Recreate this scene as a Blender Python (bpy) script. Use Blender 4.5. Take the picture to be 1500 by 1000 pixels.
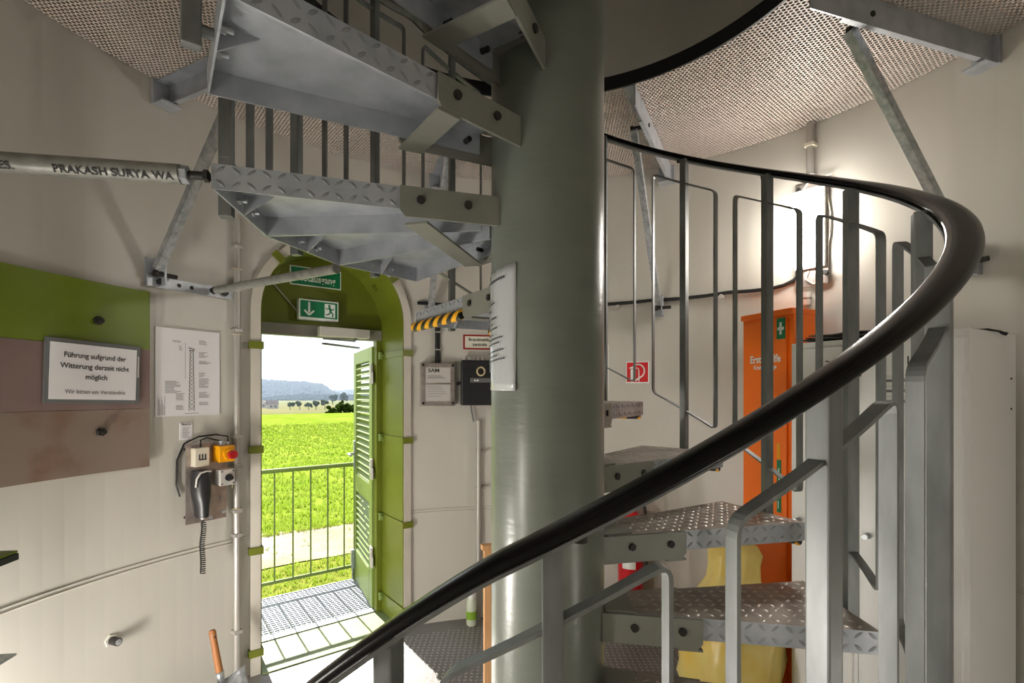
import bpy, bmesh, math, random
from mathutils import Matrix, Vector
from math import sin, cos, pi, radians as RAD, sqrt

random.seed(7)
for o in list(bpy.data.objects):
    bpy.data.objects.remove(o)
S = bpy.context.scene
COL = S.collection

# ------------------------------------------------------------------ camera
EYE = 1.56
cam_d = bpy.data.cameras.new('camera')
cam = bpy.data.objects.new('camera', cam_d)
COL.objects.link(cam)
cam.location = (-0.108, -1.537, EYE)
cam.rotation_euler = (RAD(90), 0, 0)
cam_d.sensor_width = 36
cam_d.lens = 36 * 736.7 / 1500
cam_d.shift_y = 76.5 / 1500
cam_d.clip_start = 0.02
cam_d.clip_end = 5000
S.camera = cam

# ------------------------------------------------------------------ light
S.view_settings.view_transform = 'Standard'
S.view_settings.look = 'None'
S.view_settings.gamma = 1
S.view_settings.use_curve_mapping = False
S.view_settings.exposure = 0.15

DOOR_TH = RAD(127.35)
world = bpy.data.worlds.new('world')
S.world = world
world.use_nodes = True
wn = world.node_tree.nodes
wl = world.node_tree.links
bg = wn['Background']
tc = wn.new('ShaderNodeTexCoord')
mp = wn.new('ShaderNodeMapping')
mp.inputs['Scale'].default_value = (2, 2, 9)
nz = wn.new('ShaderNodeTexNoise')
nz.inputs['Scale'].default_value = 2.2
nz.inputs['Detail'].default_value = 5
cr = wn.new('ShaderNodeValToRGB')
cr.color_ramp.elements[0].position = 0.38
cr.color_ramp.elements[0].color = (0.80, 0.88, 1.0, 1)
cr.color_ramp.elements[1].position = 0.62
cr.color_ramp.elements[1].color = (0.97, 0.98, 1.0, 1)
wl.new(tc.outputs['Generated'], mp.inputs['Vector'])
wl.new(mp.outputs['Vector'], nz.inputs['Vector'])
wl.new(nz.outputs['Fac'], cr.inputs['Fac'])
wl.new(cr.outputs['Color'], bg.inputs['Color'])
bg.inputs['Strength'].default_value = 1.3

sun_d = bpy.data.lights.new('sun', 'SUN')
sun_d.energy = 14.0
sun_d.angle = RAD(0.6)
sun_d.color = (1.0, 0.95, 0.86)
sun = bpy.data.objects.new('sun', sun_d)
COL.objects.link(sun)
_el = RAD(43)
_dir = Vector((0.585 * cos(_el), -0.811 * cos(_el), -sin(_el)))
sun.rotation_euler = _dir.to_track_quat('-Z', 'Y').to_euler()

LAMP_W = 19.0          # the bulkhead lamp on the wall
FILL_LAMP_W = 1.0         # scales the added fill lamps outside the view


# ------------------------------------------------------------------ materials
def lin(c):
    return tuple(((v / 255) / 12.92 if v / 255 <= 0.04045 else ((v / 255 + 0.055) / 1.055) ** 2.4) for v in c)


MATS = {}


def mat(name, col, rough=0.5, metal=0.0, col2=None, scale=6.0, bump=0.0, bscale=60.0, stretch=(1, 1, 1),
        lo=0.35, hi=0.7, coat=0.0, spec=0.5, trans=0.0, detail=5):
    m = bpy.data.materials.new(name)
    m.use_nodes = True
    nt = m.node_tree
    b = nt.nodes['Principled BSDF']
    c1 = lin(col)
    b.inputs['Base Color'].default_value = (*c1, 1)
    b.inputs['Roughness'].default_value = rough
    b.inputs['Metallic'].default_value = metal
    b.inputs['Specular IOR Level'].default_value = spec
    b.inputs['Coat Weight'].default_value = coat
    if trans:
        b.inputs['Transmission Weight'].default_value = trans
    if col2 or bump:
        t = nt.nodes.new('ShaderNodeTexCoord')
        mpn = nt.nodes.new('ShaderNodeMapping')
        mpn.inputs['Scale'].default_value = stretch
        nt.links.new(t.outputs['Object'], mpn.inputs['Vector'])
    if col2:
        n = nt.nodes.new('ShaderNodeTexNoise')
        n.inputs['Scale'].default_value = scale
        n.inputs['Detail'].default_value = detail
        r = nt.nodes.new('ShaderNodeValToRGB')
        r.color_ramp.elements[0].position = lo
        r.color_ramp.elements[0].color = (*c1, 1)
        r.color_ramp.elements[1].position = hi
        r.color_ramp.elements[1].color = (*lin(col2), 1)
        nt.links.new(mpn.outputs['Vector'], n.inputs['Vector'])
        nt.links.new(n.outputs['Fac'], r.inputs['Fac'])
        nt.links.new(r.outputs['Color'], b.inputs['Base Color'])
    if bump:
        n2 = nt.nodes.new('ShaderNodeTexNoise')
        n2.inputs['Scale'].default_value = bscale
        n2.inputs['Detail'].default_value = 4
        bp = nt.nodes.new('ShaderNodeBump')
        bp.inputs['Strength'].default_value = bump
        bp.inputs['Distance'].default_value = 0.01
        nt.links.new(mpn.outputs['Vector'], n2.inputs['Vector'])
        nt.links.new(n2.outputs['Fac'], bp.inputs['Height'])
        nt.links.new(bp.outputs['Normal'], b.inputs['Normal'])
    MATS[name] = m
    return m


mat('wall_paint', (200, 197, 188), 0.36, col2=(192, 188, 178), scale=1.6, bump=0.06, bscale=7, stretch=(1, 1, 0.5))
mat('column_paint', (110, 115, 106), 0.30, col2=(103, 108, 99), scale=5, bump=0.10, bscale=26, stretch=(0.6, 0.6, 2.4))
mat('bracket_paint', (128, 128, 119), 0.42, col2=(121, 121, 112), scale=9)
mat('galv', (180, 184, 190), 0.38, 0.3, col2=(156, 161, 167), scale=14, bump=0.05, bscale=90)
mat('galv_rib', (150, 154, 158), 0.34, 0.5)
mat('galv_post', (134, 137, 137), 0.46, 0.5, col2=(108, 111, 111), scale=22, stretch=(1, 1, 0.25))
mat('galv_bright', (196, 200, 202), 0.36, 0.7, col2=(150, 156, 160), scale=40)
mat('tread_top', (166, 157, 147), 0.42, 0.3, col2=(138, 127, 117), scale=11)
mat('tread_bump', (200, 194, 186), 0.34, 0.55)
mat('floor_plate', (140, 140, 142), 0.42, 0.3, col2=(122, 118, 114), scale=3)
mat('floor_bump', (186, 186, 188), 0.35, 0.4)
mat('bolt_dark', (52, 50, 48), 0.5, 0.5)
mat('rail_pvc', (13, 11, 10), 0.25, spec=0.18)
mat('green_paint', (112, 122, 34), 0.35, col2=(104, 112, 30), scale=4, bump=0.04, bscale=40)
mat('green_outside', (122, 142, 70), 0.45)
mat('sill_green', (128, 142, 98), 0.5, col2=(116, 132, 84), scale=5)
mat('header_grey', (140, 136, 128), 0.45)
mat('white_grey', (196, 192, 186), 0.42)
mat('collar_beige', (206, 200, 188), 0.45, col2=(196, 190, 178), scale=5)
mat('rubber_black', (24, 24, 25), 0.5)
mat('dark_plastic', (34, 34, 37), 0.38)
mat('paper', (232, 230, 232), 0.35, coat=0.3)
mat('paper_sleeve', (176, 180, 180), 0.22, coat=0.6, bump=0.35, bscale=9, stretch=(3, 3, 0.6))
mat('ink', (44, 42, 44), 0.6)
mat('ink_grey', (120, 118, 122), 0.6)
mat('sign_green', (0, 122, 78), 0.4)
mat('sign_white', (240, 244, 240), 0.4)
mat('sign_red', (212, 12, 20), 0.4)
mat('sign_darkred', (150, 20, 26), 0.4)
mat('sign_cream', (226, 224, 206), 0.4)
mat('frame_grey', (104, 106, 106), 0.4)
mat('plate_green', (108, 128, 4), 0.42, col2=(98, 114, 6), scale=3)
mat('plate_primer', (134, 112, 106), 0.7, col2=(126, 104, 99), scale=6)
mat('plate_rust', (140, 124, 112), 0.65, 0.2, col2=(122, 82, 58), scale=4.5, lo=0.5, hi=0.75)
mat('stainless', (186, 176, 170), 0.30, 0.7, col2=(160, 150, 144), scale=20)
mat('pipe_galv', (158, 158, 152), 0.45, 0.35, col2=(134, 134, 128), scale=30)
mat('conduit', (184, 180, 174), 0.4, 0.4)
mat('yellow_box', (236, 164, 8), 0.4)
mat('red_knob', (170, 22, 30), 0.3)
mat('ivory', (214, 206, 186), 0.4)
mat('cable_tie', (206, 190, 156), 0.5)
mat('wood', (226, 176, 126), 0.55, col2=(206, 150, 100), scale=6, stretch=(8, 8, 0.7))
mat('wood_dark', (170, 112, 62), 0.5, col2=(140, 86, 46), scale=7, stretch=(8, 8, 0.7))
mat('orange', (252, 118, 14), 0.42)
mat('orange_light', (250, 150, 70), 0.42)
mat('locker_white', (244, 243, 241), 0.42)
mat('red_can', (206, 24, 34), 0.3)
mat('bag_yellow', (252, 234, 150), 0.34, col2=(244, 208, 92), scale=5, bump=0.6, bscale=9, trans=0.25)
mat('black_cloth', (30, 28, 28), 0.8)
mat('newsprint', (126, 120, 112), 0.8, col2=(70, 66, 62), scale=30)
mat('grate', (172, 176, 186), 0.4, 0.6)
mat('plastic_clear', (206, 214, 196), 0.2, coat=0.3)
mat('label_green', (130, 170, 50), 0.4)
mat('gravel', (160, 150, 136), 0.9, spec=0.0, col2=(136, 128, 104), scale=1.6, bump=0.6, bscale=14)
mat('field', (124, 138, 54), 0.9, spec=0.0, col2=(90, 118, 24), scale=0.9, bump=0.8, bscale=3, detail=9)
mat('verge', (122, 126, 56), 0.9, spec=0.0, col2=(98, 108, 44), scale=2.2, bump=0.8, bscale=10)
mat('blade', (184, 202, 92), 0.7, spec=0.0)
mat('valley', (92, 104, 60), 0.9, spec=0.0, col2=(118, 112, 80), scale=0.012)
mat('forest', (44, 60, 46), 0.9, spec=0.0, col2=(34, 50, 42), scale=0.05)
mat('tree_leaf', (52, 66, 40), 0.9, spec=0.0, col2=(40, 54, 34), scale=1.2)
mat('bush_leaf', (48, 62, 22), 0.8, spec=0.0, col2=(34, 50, 18), scale=2)
mat('bark', (84, 70, 56), 0.9)
mat('house_wall', (170, 166, 162), 0.8)
mat('house_roof', (78, 68, 68), 0.8)
mat('window_dark', (70, 80, 92), 0.2)


def emis(name, col, strength):
    m = bpy.data.materials.new(name)
    m.use_nodes = True
    b = m.node_tree.nodes['Principled BSDF']
    b.inputs['Base Color'].default_value = (*lin(col), 1)
    b.inputs['Emission Color'].default_value = (*lin(col), 1)
    b.inputs['Emission Strength'].default_value = strength
    MATS[name] = m
    return m


def stripes(name, c1, c2, freq, direction):
    """slanting two-colour warning stripes running round a strip"""
    m = mat(name, c1, 0.45)
    nt = m.node_tree
    b = nt.nodes['Principled BSDF']
    t = nt.nodes.new('ShaderNodeTexCoord')
    d = nt.nodes.new('ShaderNodeVectorMath')
    d.operation = 'DOT_PRODUCT'
    d.inputs[1].default_value = direction
    mu = nt.nodes.new('ShaderNodeMath')
    mu.operation = 'MULTIPLY'
    mu.inputs[1].default_value = freq
    fr = nt.nodes.new('ShaderNodeMath')
    fr.operation = 'FRACT'
    gt = nt.nodes.new('ShaderNodeMath')
    gt.operation = 'GREATER_THAN'
    gt.inputs[1].default_value = 0.5
    mx = nt.nodes.new('ShaderNodeMix')
    mx.data_type = 'RGBA'
    mx.inputs[6].default_value = (*lin(c1), 1)
    mx.inputs[7].default_value = (*lin(c2), 1)
    nt.links.new(t.outputs['Object'], d.inputs[0])
    nt.links.new(d.outputs['Value'], mu.inputs[0])
    nt.links.new(mu.outputs[0], fr.inputs[0])
    nt.links.new(fr.outputs[0], gt.inputs[0])
    nt.links.new(gt.outputs[0], mx.inputs[0])
    nt.links.new(mx.outputs[2], b.inputs['Base Color'])
    return m


stripes('warning_strip', (244, 176, 20), (26, 26, 28), 11.0, (1.0, 0.9, 1.6))


def perforated(name, col, pitch, radius):
    """sheet metal punched with staggered round holes"""
    m = mat(name, col, 0.5)
    nt = m.node_tree
    N, L = nt.nodes, nt.links
    b = N['Principled BSDF']
    out = N['Material Output']
    t = N.new('ShaderNodeTexCoord')
    sp = N.new('ShaderNodeSeparateXYZ')
    L.new(t.outputs['Object'], sp.inputs[0])

    def M(op, a, c=None):
        n = N.new('ShaderNodeMath')
        n.operation = op
        for i, v in enumerate((a, c)):
            if v is None:
                continue
            if isinstance(v, (int, float)):
                n.inputs[i].default_value = v
            else:
                L.new(v, n.inputs[i])
        return n.outputs[0]
    px, py = pitch, pitch * sqrt(3)

    def cell(ox, oy):
        fx = M('SUBTRACT', M('FRACT', M('ADD', M('DIVIDE', sp.outputs[0], px), 100.0 + ox)), 0.5)
        fy = M('SUBTRACT', M('FRACT', M('ADD', M('DIVIDE', sp.outputs[1], py), 100.0 + oy)), 0.5)
        dx, dy = M('MULTIPLY', fx, px), M('MULTIPLY', fy, py)
        return M('SQRT', M('ADD', M('MULTIPLY', dx, dx), M('MULTIPLY', dy, dy)))
    dist = M('MINIMUM', cell(0, 0), cell(0.5, 0.5))
    hole = M('LESS_THAN', dist, radius)
    tr = N.new('ShaderNodeBsdfTransparent')
    ms = N.new('ShaderNodeMixShader')
    L.new(hole, ms.inputs[0])
    L.new(b.outputs[0], ms.inputs[1])
    L.new(tr.outputs[0], ms.inputs[2])
    L.new(ms.outputs[0], out.inputs['Surface'])
    return m


perforated('perforated_sheet', (214, 200, 191), 0.0185, 0.0068)


# ------------------------------------------------------------------ mesh helpers
class MB:
    def __init__(self):
        self.v, self.f, self.sm, self.mi = [], [], [], []

    def add(self, vs, fs, smooth=False, mi=0, M=None):
        o = len(self.v)
        self.v += [tuple(M @ Vector(p)) if M else tuple(p) for p in vs]
        for f in fs:
            self.f.append([o + i for i in f])
            self.sm.append(smooth)
            self.mi.append(mi)
        return self

    def box(self, x0, x1, y0, y1, z0, z1, bevel=0.0, M=None, mi=0):
        if bevel:
            bm = bmesh.new()
            bmesh.ops.create_cube(bm, size=1)
            for v in bm.verts:
                v.co = ((x0 + x1) / 2 + v.co.x * (x1 - x0), (y0 + y1) / 2 + v.co.y * (y1 - y0), (z0 + z1) / 2 + v.co.z * (z1 - z0))
            bmesh.ops.bevel(bm, geom=bm.edges[:], offset=bevel, segments=2, affect='EDGES', profile=0.6)
            bm.verts.index_update()
            self.add([v.co.copy() for v in bm.verts], [[v.index for v in f.verts] for f in bm.faces], False, mi, M)
            bm.free()
            return self
        vs = [(x, y, z) for x in (x0, x1) for y in (y0, y1) for z in (z0, z1)]
        return self.add(vs, [(0, 1, 3, 2), (4, 6, 7, 5), (0, 4, 5, 1), (2, 3, 7, 6), (0, 2, 6, 4), (1, 5, 7, 3)], False, mi, M)

    def prism(self, poly, z0, z1, M=None, mi=0):
        n = len(poly)
        vs = [(x, y, z0) for x, y in poly] + [(x, y, z1) for x, y in poly]
        fs = [tuple(range(n))[::-1], tuple(range(n, 2 * n))] + [(i, (i + 1) % n, n + (i + 1) % n, n + i) for i in range(n)]
        return self.add(vs, fs, False, mi, M)

    def cyl(self, p, q, r, n=12, r2=None, caps=True, M=None, mi=0, smooth=True):
        p, q = Vector(p), Vector(q)
        r2 = r if r2 is None else r2
        d = (q - p).normalized()
        a = d.orthogonal().normalized()
        b = d.cross(a)
        vs = [p + (a * cos(2 * pi * i / n) + b * sin(2 * pi * i / n)) * r for i in range(n)]
        vs += [q + (a * cos(2 * pi * i / n) + b * sin(2 * pi * i / n)) * r2 for i in range(n)]
        self.add(vs, [(i, (i + 1) % n, n + (i + 1) % n, n + i) for i in range(n)], smooth, mi, M)
        if caps:
            self.add(vs, [tuple(range(n))[::-1], tuple(range(n, 2 * n))], False, mi, M)
        return self

    def tube(self, pts, r, n=8, M=None, mi=0, closed=False):
        pts = [Vector(p) for p in pts]
        rings = []
        up = None
        for i, p in enumerate(pts):
            t = (pts[min(i + 1, len(pts) - 1)] - pts[max(i - 1, 0)]).normalized()
            a = t.orthogonal().normalized() if up is None else (up - t * up.dot(t)).normalized()
            up = a
            b = t.cross(a)
            rings.append([p + (a * cos(2 * pi * k / n) + b * sin(2 * pi * k / n)) * r for k in range(n)])
        return self.loft(rings, M=M, mi=mi)

    def loft(self, rings, M=None, mi=0, smooth=True, caps=True):
        n = len(rings[0])
        vs = [p for r in rings for p in r]
        fs = []
        for i in range(len(rings) - 1):
            for k in range(n):
                fs.append((i * n + k, i * n + (k + 1) % n, (i + 1) * n + (k + 1) % n, (i + 1) * n + k))
        self.add(vs, fs, smooth, mi, M)
        if caps:
            m = (len(rings) - 1) * n
            self.add(vs, [tuple(range(n))[::-1], tuple(range(m, m + n))], False, mi, M)
        return self

    def lathe(self, prof, n=20, M=None, mi=0):
        rings = [[(r * cos(2 * pi * k / n), r * sin(2 * pi * k / n), z) for k in range(n)] for r, z in prof]
        return self.loft(rings, M=M, mi=mi)

    def mesh(self, name, mats):
        me = bpy.data.meshes.new(name)
        me.from_pydata(self.v, [], self.f)
        for m in (mats if isinstance(mats, (list, tuple)) else [mats]):
            me.materials.append(MATS[m])
        me.polygons.foreach_set('use_smooth', self.sm)
        me.polygons.foreach_set('material_index', self.mi)
        bm = bmesh.new()
        bm.from_mesh(me)
        bmesh.ops.recalc_face_normals(bm, faces=bm.faces[:])
        bm.to_mesh(me)
        bm.free()
        me.update()
        return me

    def build(self, name, mats, parent=None, loc=None, rz=0.0):
        return link(name, self.mesh(name, mats), parent, loc, rz)


def link(name, me, parent=None, loc=None, rz=0.0):
    o = bpy.data.objects.new(name, me)
    COL.objects.link(o)
    if parent:
        o.parent = parent
    if loc is not None:
        o.location = loc
    o.rotation_euler = (0, 0, rz)
    return o


def tag(o, label, cat=None, group=None, kind=None):
    if label:
        o['label'] = label
    if cat:
        o['category'] = cat
    if group:
        o['group'] = group
    if kind:
        o['kind'] = kind
    return o


def empty(name, loc=(0, 0, 0), rz=0.0, label=None, cat=None, group=None, kind=None):
    o = link(name, None, None, loc, rz)
    o.empty_display_size = 0.05
    return tag(o, label, cat, group, kind)


def structure(o):
    o['kind'] = 'structure'
    return o


def stuff(o):
    o['kind'] = 'stuff'
    return o


def wall_root(name, th_deg, z, R=2.0, **kw):
    """thing fixed to the round wall: local x right, y into the wall, z up"""
    t = RAD(th_deg)
    return empty(name, (R * cos(t), R * sin(t), z), t - pi / 2, **kw)


def text_mesh(body, size, align='CENTER', bold=0.0, spacing=1.0):
    cu = bpy.data.curves.new('text', 'FONT')
    cu.body = body
    cu.size = size
    cu.align_x = align
    cu.align_y = 'CENTER'
    cu.offset = bold
    cu.space_character = spacing
    cu.resolution_u = 3
    ob = bpy.data.objects.new('text', cu)
    COL.objects.link(ob)
    dg = bpy.context.evaluated_depsgraph_get()
    me = bpy.data.meshes.new_from_object(ob.evaluated_get(dg))
    bpy.data.objects.remove(ob)
    return me


def text(name, body, size, matname, parent, x, z, y, align='CENTER', bold=0.0, warp=None, roll=0.0, sx=1.0):
    """lettering in the local xz plane facing -y"""
    me = text_mesh(body, size, align, bold)
    cr_, sr_ = cos(roll), sin(roll)
    for v in me.vertices:
        px, pz = v.co.x * sx, v.co.y
        p = (x + px * cr_ - pz * sr_, y, z + px * sr_ + pz * cr_)
        v.co = warp(p) if warp else p
    me.materials.clear()
    me.materials.append(MATS[matname])
    return link(name, me, parent)


def lozenges(mb, pts, place, ln=0.013, wd=0.0046, h=0.0024):
    """raised lens-shaped ribs of tread plate: pts = (u, v, angle)"""
    for u, v, a in pts:
        ca, sa = cos(a), sin(a)

        def q(l, w, hh):
            return place(u + l * ca - w * sa, v + l * sa + w * ca, hh)
        vs = [q(-ln, 0, 0), q(-ln * .4, wd, 0), q(ln * .4, wd, 0), q(ln, 0, 0), q(ln * .4, -wd, 0), q(-ln * .4, -wd, 0),
              q(-ln * .5, 0, h), q(ln * .5, 0, h)]
        mb.add(vs, [(0, 1, 6), (1, 2, 7, 6), (2, 3, 7), (3, 4, 7), (4, 5, 6, 7), (5, 0, 6)], True)


def lattice(x0, x1, y0, y1, p, inside):
    pts = []
    i = 0
    y = y0
    while y <= y1:
        j = 0
        x = x0
        while x <= x1:
            if inside(x, y):
                pts.append((x, y, pi / 4 if (i + j) % 2 else -pi / 4))
            x += p
            j += 1
        y += p
        i += 1
    return pts


# ------------------------------------------------------------------ setting: tower shell
R_T = 2.0
Z_C = 3.053
A_IN, A_OUT, Z_SP = 0.425, 0.482, 2.03       # portal half widths and springing height
Z_TOP = 6.0


def arch_z(s, a, zs=Z_SP):
    return zs + sqrt(max(a * a - s * s, 0))


mb = MB()
ths = []
t = 0.0
half = math.degrees(math.asin((A_OUT - 0.02) / R_T))
dc = math.degrees(DOOR_TH)
ths = [dc + half + (360 - 2 * half) * i / 150 for i in range(151)]
ths += [dc - half + 2 * half * i / 48 for i in range(1, 48)]
ths.sort(key=lambda a: a)
cols = []
for a in ths:
    s = R_T * sin(RAD(a - dc)) if abs(((a - dc + 180) % 360) - 180) <= half + 1e-6 else None
    z0 = 0.0
    if s is not None and abs(s) < A_OUT - 0.02 - 1e-6:
        z0 = arch_z(s, A_OUT - 0.02)
    cols.append((RAD(a), z0, s is not None))
n = len(cols)
for r_, side in ((R_T, 0), (R_T + 0.02, 1)):
    for i in range(n):
        a0, z0, d0 = cols[i]
        a1, z1, d1 = cols[(i + 1) % n]
        if d0 and d1:
            zz = [(z0 if z0 else Z_SP, z1 if z1 else Z_SP), (2.6, 2.6), (Z_C, Z_C), (Z_TOP, Z_TOP)]
        else:
            zz = [(0, 0), (1.0, 1.0), (2.03, 2.03), (2.6, 2.6), (Z_C, Z_C), (Z_TOP, Z_TOP)]
        for (p0, p1), (q0, q1) in zip(zz[:-1], zz[1:]):
            mb.add([(r_ * cos(a0), r_ * sin(a0), p0), (r_ * cos(a1), r_ * sin(a1), p1),
                    (r_ * cos(a1), r_ * sin(a1), q1), (r_ * cos(a0), r_ * sin(a0), q0)], [(0, 1, 2, 3)], True)
wall = structure(mb.build('wall_round', 'wall_paint'))
mb = MB()
mb.prism([(2.02 * cos(2 * pi * i / 96), 2.02 * sin(2 * pi * i / 96)) for i in range(96)], Z_TOP, Z_TOP + 0.03)
structure(mb.build('ceiling_upper', 'wall_paint'))

# horizontal weld seams round the shell
for k, zz in enumerate((0.765,)):
    mb = MB()
    a0, a1 = dc + half + 0.8, dc + 360 - half - 0.8
    for dz, hh in ((0.008, 0.005), (-0.010, 0.005)):
        rings = []
        for i in range(161):
            a = RAD(a0 + (a1 - a0) * i / 160)
            z = zz + dz
            rings.append([((R_T - e) * cos(a), (R_T - e) * sin(a), z + f) for e, f in ((-0.002, hh), (0.005, hh * .6), (0.005, -hh * .6), (-0.002, -hh))])
        mb.loft(rings)
    structure(mb.build('trim_1', 'wall_paint'))

# floor of tread plate
mb = MB()
mb.prism([((R_T + 0.015) * cos(2 * pi * i / 96), (R_T + 0.015) * sin(2 * pi * i / 96)) for i in range(96)], -0.03, 0.0)
floor = structure(mb.build('floor', 'floor_plate'))
mb = MB()
pts = lattice(-1.9, 1.9, -1.9, 1.9, 0.032, lambda x, y: 0.2 ** 2 < x * x + y * y < 1.86 ** 2)
lozenges(mb, pts, lambda x, y, h: (x, y, h), ln=0.012, wd=0.0042)
stuff(mb.build('raised_pattern', 'floor_bump', floor))

# perforated ceiling in eight panels, with a round opening for the stairs
R_OP = 0.985
ceil = structure(empty('ceiling', (0, 0, Z_C)))
for k in range(8):
    a0, a1 = RAD(17.5 + 45 * k), RAD(17.5 + 45 * (k + 1))
    am = (a0 + a1) / 2
    mb = MB()
    m_ = 14
    outer = [((R_T - 0.004) * cos(a0 - am + (a1 - a0) * i / m_), (R_T - 0.004) * sin(a0 - am + (a1 - a0) * i / m_)) for i in range(m_ + 1)]
    inner = [(R_OP * cos(a0 - am + (a1 - a0) * i / m_), R_OP * sin(a0 - am + (a1 - a0) * i / m_)) for i in range(m_ + 1)]
    for i in range(m_):
        mb.add([(*outer[i], 0), (*outer[i + 1], 0), (*inner[i + 1], 0), (*inner[i], 0)], [(0, 1, 2, 3)])
    mb.build('panel', 'perforated_sheet', ceil, (0, 0, 0), am)
mb = MB()
rings = []
for i in range(97):
    a = 2 * pi * i / 96
    rings.append([(r * cos(a), r * sin(a), z) for r, z in ((R_OP - 0.004, -0.014), (R_OP + 0.006, -0.014), (R_OP + 0.006, 0.05), (R_OP - 0.004, 0.05))])
mb.loft(rings, smooth=False, caps=False)
mb.build('opening_edge', 'rubber_black', ceil)

# ------------------------------------------------------------------ door portal
door = structure(empty('door_1', (R_T * cos(DOOR_TH), R_T * sin(DOOR_TH), 0), DOOR_TH - pi / 2))


def arch_path(a, zs=Z_SP, z0=0.0, nseg=28):
    p = [(-a, z0)]
    p += [(-a * cos(pi * i / nseg), zs + a * sin(pi * i / nseg)) for i in range(nseg + 1)]
    p.append((a, z0))
    return p


def arch_shell(mb, a_in, a_out, y0, y1, mi=0):
    pi_, po = arch_path(a_in), arch_path(a_out)
    rings = [[(i[0], y0, i[1]), (o_[0], y0, o_[1]), (o_[0], y1, o_[1]), (i[0], y1, i[1])] for i, o_ in zip(pi_, po)]
    mb.loft(rings, smooth=False)


mb = MB()
arch_shell(mb, A_IN + 0.006, A_OUT, -0.08, 0.36)
mb.build('collar', 'collar_beige', door)
mb = MB()
arch_shell(mb, A_IN, A_IN + 0.006, -0.074, 0.355)
mb.build('lining', 'green_paint', door)
mb = MB()                                                       # panel over the door
pp = [(-A_IN, 1.99)] + [(x, z) for x, z in arch_path(A_IN)[1:-1]] + [(A_IN, 1.99)]
vs = [(x, 0.30, z) for x, z in pp] + [(x, 0.325, z) for x, z in pp]
k = len(pp)
mb.add(vs, [tuple(range(k)), tuple(range(k, 2 * k))[::-1]] + [(i, (i + 1) % k, k + (i + 1) % k, k + i) for i in range(k)])
mb.build('transom_panel', 'green_paint', door)
MB().box(-A_IN, A_IN, 0.27, 0.33, 1.935, 2.01, 0.004).build('header', 'header_grey', door)
MB().box(0.385, A_IN, 0.27, 0.33, 0, 1.94, 0.003).build('jamb', 'green_paint', door)
MB().box(-A_IN, -0.385, 0.27, 0.33, 0, 1.94, 0.003).build('jamb', 'green_paint', door)
MB().box(-A_IN, A_IN, -0.10, 0.30, 0.0, 0.008).build('sill', 'sill_green', door)
MB().box(-A_IN, A_IN, 0.28, 0.345, 0.0, 0.016, 0.003).build('threshold', 'galv_bright', door)


def clamp(side, z):
    c = MB()
    s = side
    x_in = s * (A_IN - 0.007)
    x_out = s * (A_OUT + 0.010)
    c.box(min(x_in, x_in + s * 0.003), max(x_in, x_in + s * 0.003), -0.085, 0.235, z - 0.02, z + 0.02)
    c.box(min(x_in, x_out), max(x_in, x_out), -0.092, -0.082, z - 0.02, z + 0.02)
    c.box(min(x_out, x_out - s * 0.008), max(x_out, x_out - s * 0.008), -0.09, -0.03, z - 0.02, z + 0.02)
    o = c.build('clamp', 'green_paint', door)
    b = MB()
    b.box(min(s * (A_IN - 0.03), s * (A_IN - 0.004)), max(s * (A_IN - 0.03), s * (A_IN - 0.004)), 0.232, 0.266, z - 0.026, z + 0.026, 0.004)
    b.cyl((s * (A_IN - 0.017), 0.234, z), (s * (A_IN - 0.017), 0.218, z), 0.010, 6, smooth=False)
    b.build('clamp_bolt', 'green_outside', o)


for z in (0.125, 0.69, 1.25, 1.83):
    clamp(1, z)
    clamp(-1, z)
# arm across the arch shoulder
for s, ang in ((1, RAD(38)), (-1, RAD(138))):
    c = MB()
    M_ = Matrix.Translation((A_IN * cos(ang), 0, Z_SP + A_IN * sin(ang))) @ Matrix.Rotation(-ang, 4, 'Y')
    c.box(-0.004, 0.0, -0.085, 0.16, -0.02, 0.02, M=M_)
    c.box(-0.004, 0.068, -0.094, -0.084, -0.02, 0.02, M=M_)
    c.box(-0.03, -0.003, 0.14, 0.18, -0.024, 0.024, 0.004, M=M_)
    c.build('clamp', 'green_paint', door)

# open leaf with louvres, hinged on the right jamb
leaf_w, leaf_h, leaf_t = 0.72, 1.90, 0.045
leaf = MB()
st = 0.095
leaf.box(0, st, -leaf_t, 0, 0.02, leaf_h, 0.003)
leaf.box(leaf_w - st, leaf_w, -leaf_t, 0, 0.02, leaf_h, 0.003)
leaf.box(st, leaf_w - st, -leaf_t, 0, 0.02, 0.27, 0.003)
leaf.box(st, leaf_w - st, -leaf_t, 0, 0.76, 0.90, 0.003)
leaf.box(st, leaf_w - st, -leaf_t, 0, leaf_h - 0.1, leaf_h, 0.003)
leaf_o = leaf.build('door_leaf', 'green_outside', door, (0.372, 0.325, 0), RAD(90 - 10))
sl = MB()
sl.box(st - 0.005, leaf_w - st + 0.005, -0.026, 0.026, -0.003, 0.003, M=Matrix.Rotation(RAD(-42), 4, 'X'))
sl_me = sl.mesh('slat', 'green_outside')
for z0, z1 in ((0.27, 0.76), (0.90, leaf_h - 0.1)):
    nn = int(round((z1 - z0) / 0.05))
    for i in range(nn):
        link('slat', sl_me, leaf_o, (0, -leaf_t / 2, z0 + (i + 0.5) * (z1 - z0) / nn))
hd = MB()
hd.box(leaf_w - 0.075, leaf_w - 0.035, 0.0, 0.012, 0.93, 1.17, 0.004)
hd.cyl((leaf_w - 0.055, 0.0, 1.06), (leaf_w - 0.055, 0.06, 1.06), 0.010)
hd.cyl((leaf_w - 0.055, 0.055, 1.06), (leaf_w - 0.19, 0.055, 1.06), 0.010)
hd.build('handle', 'galv_bright', leaf_o)
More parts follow.
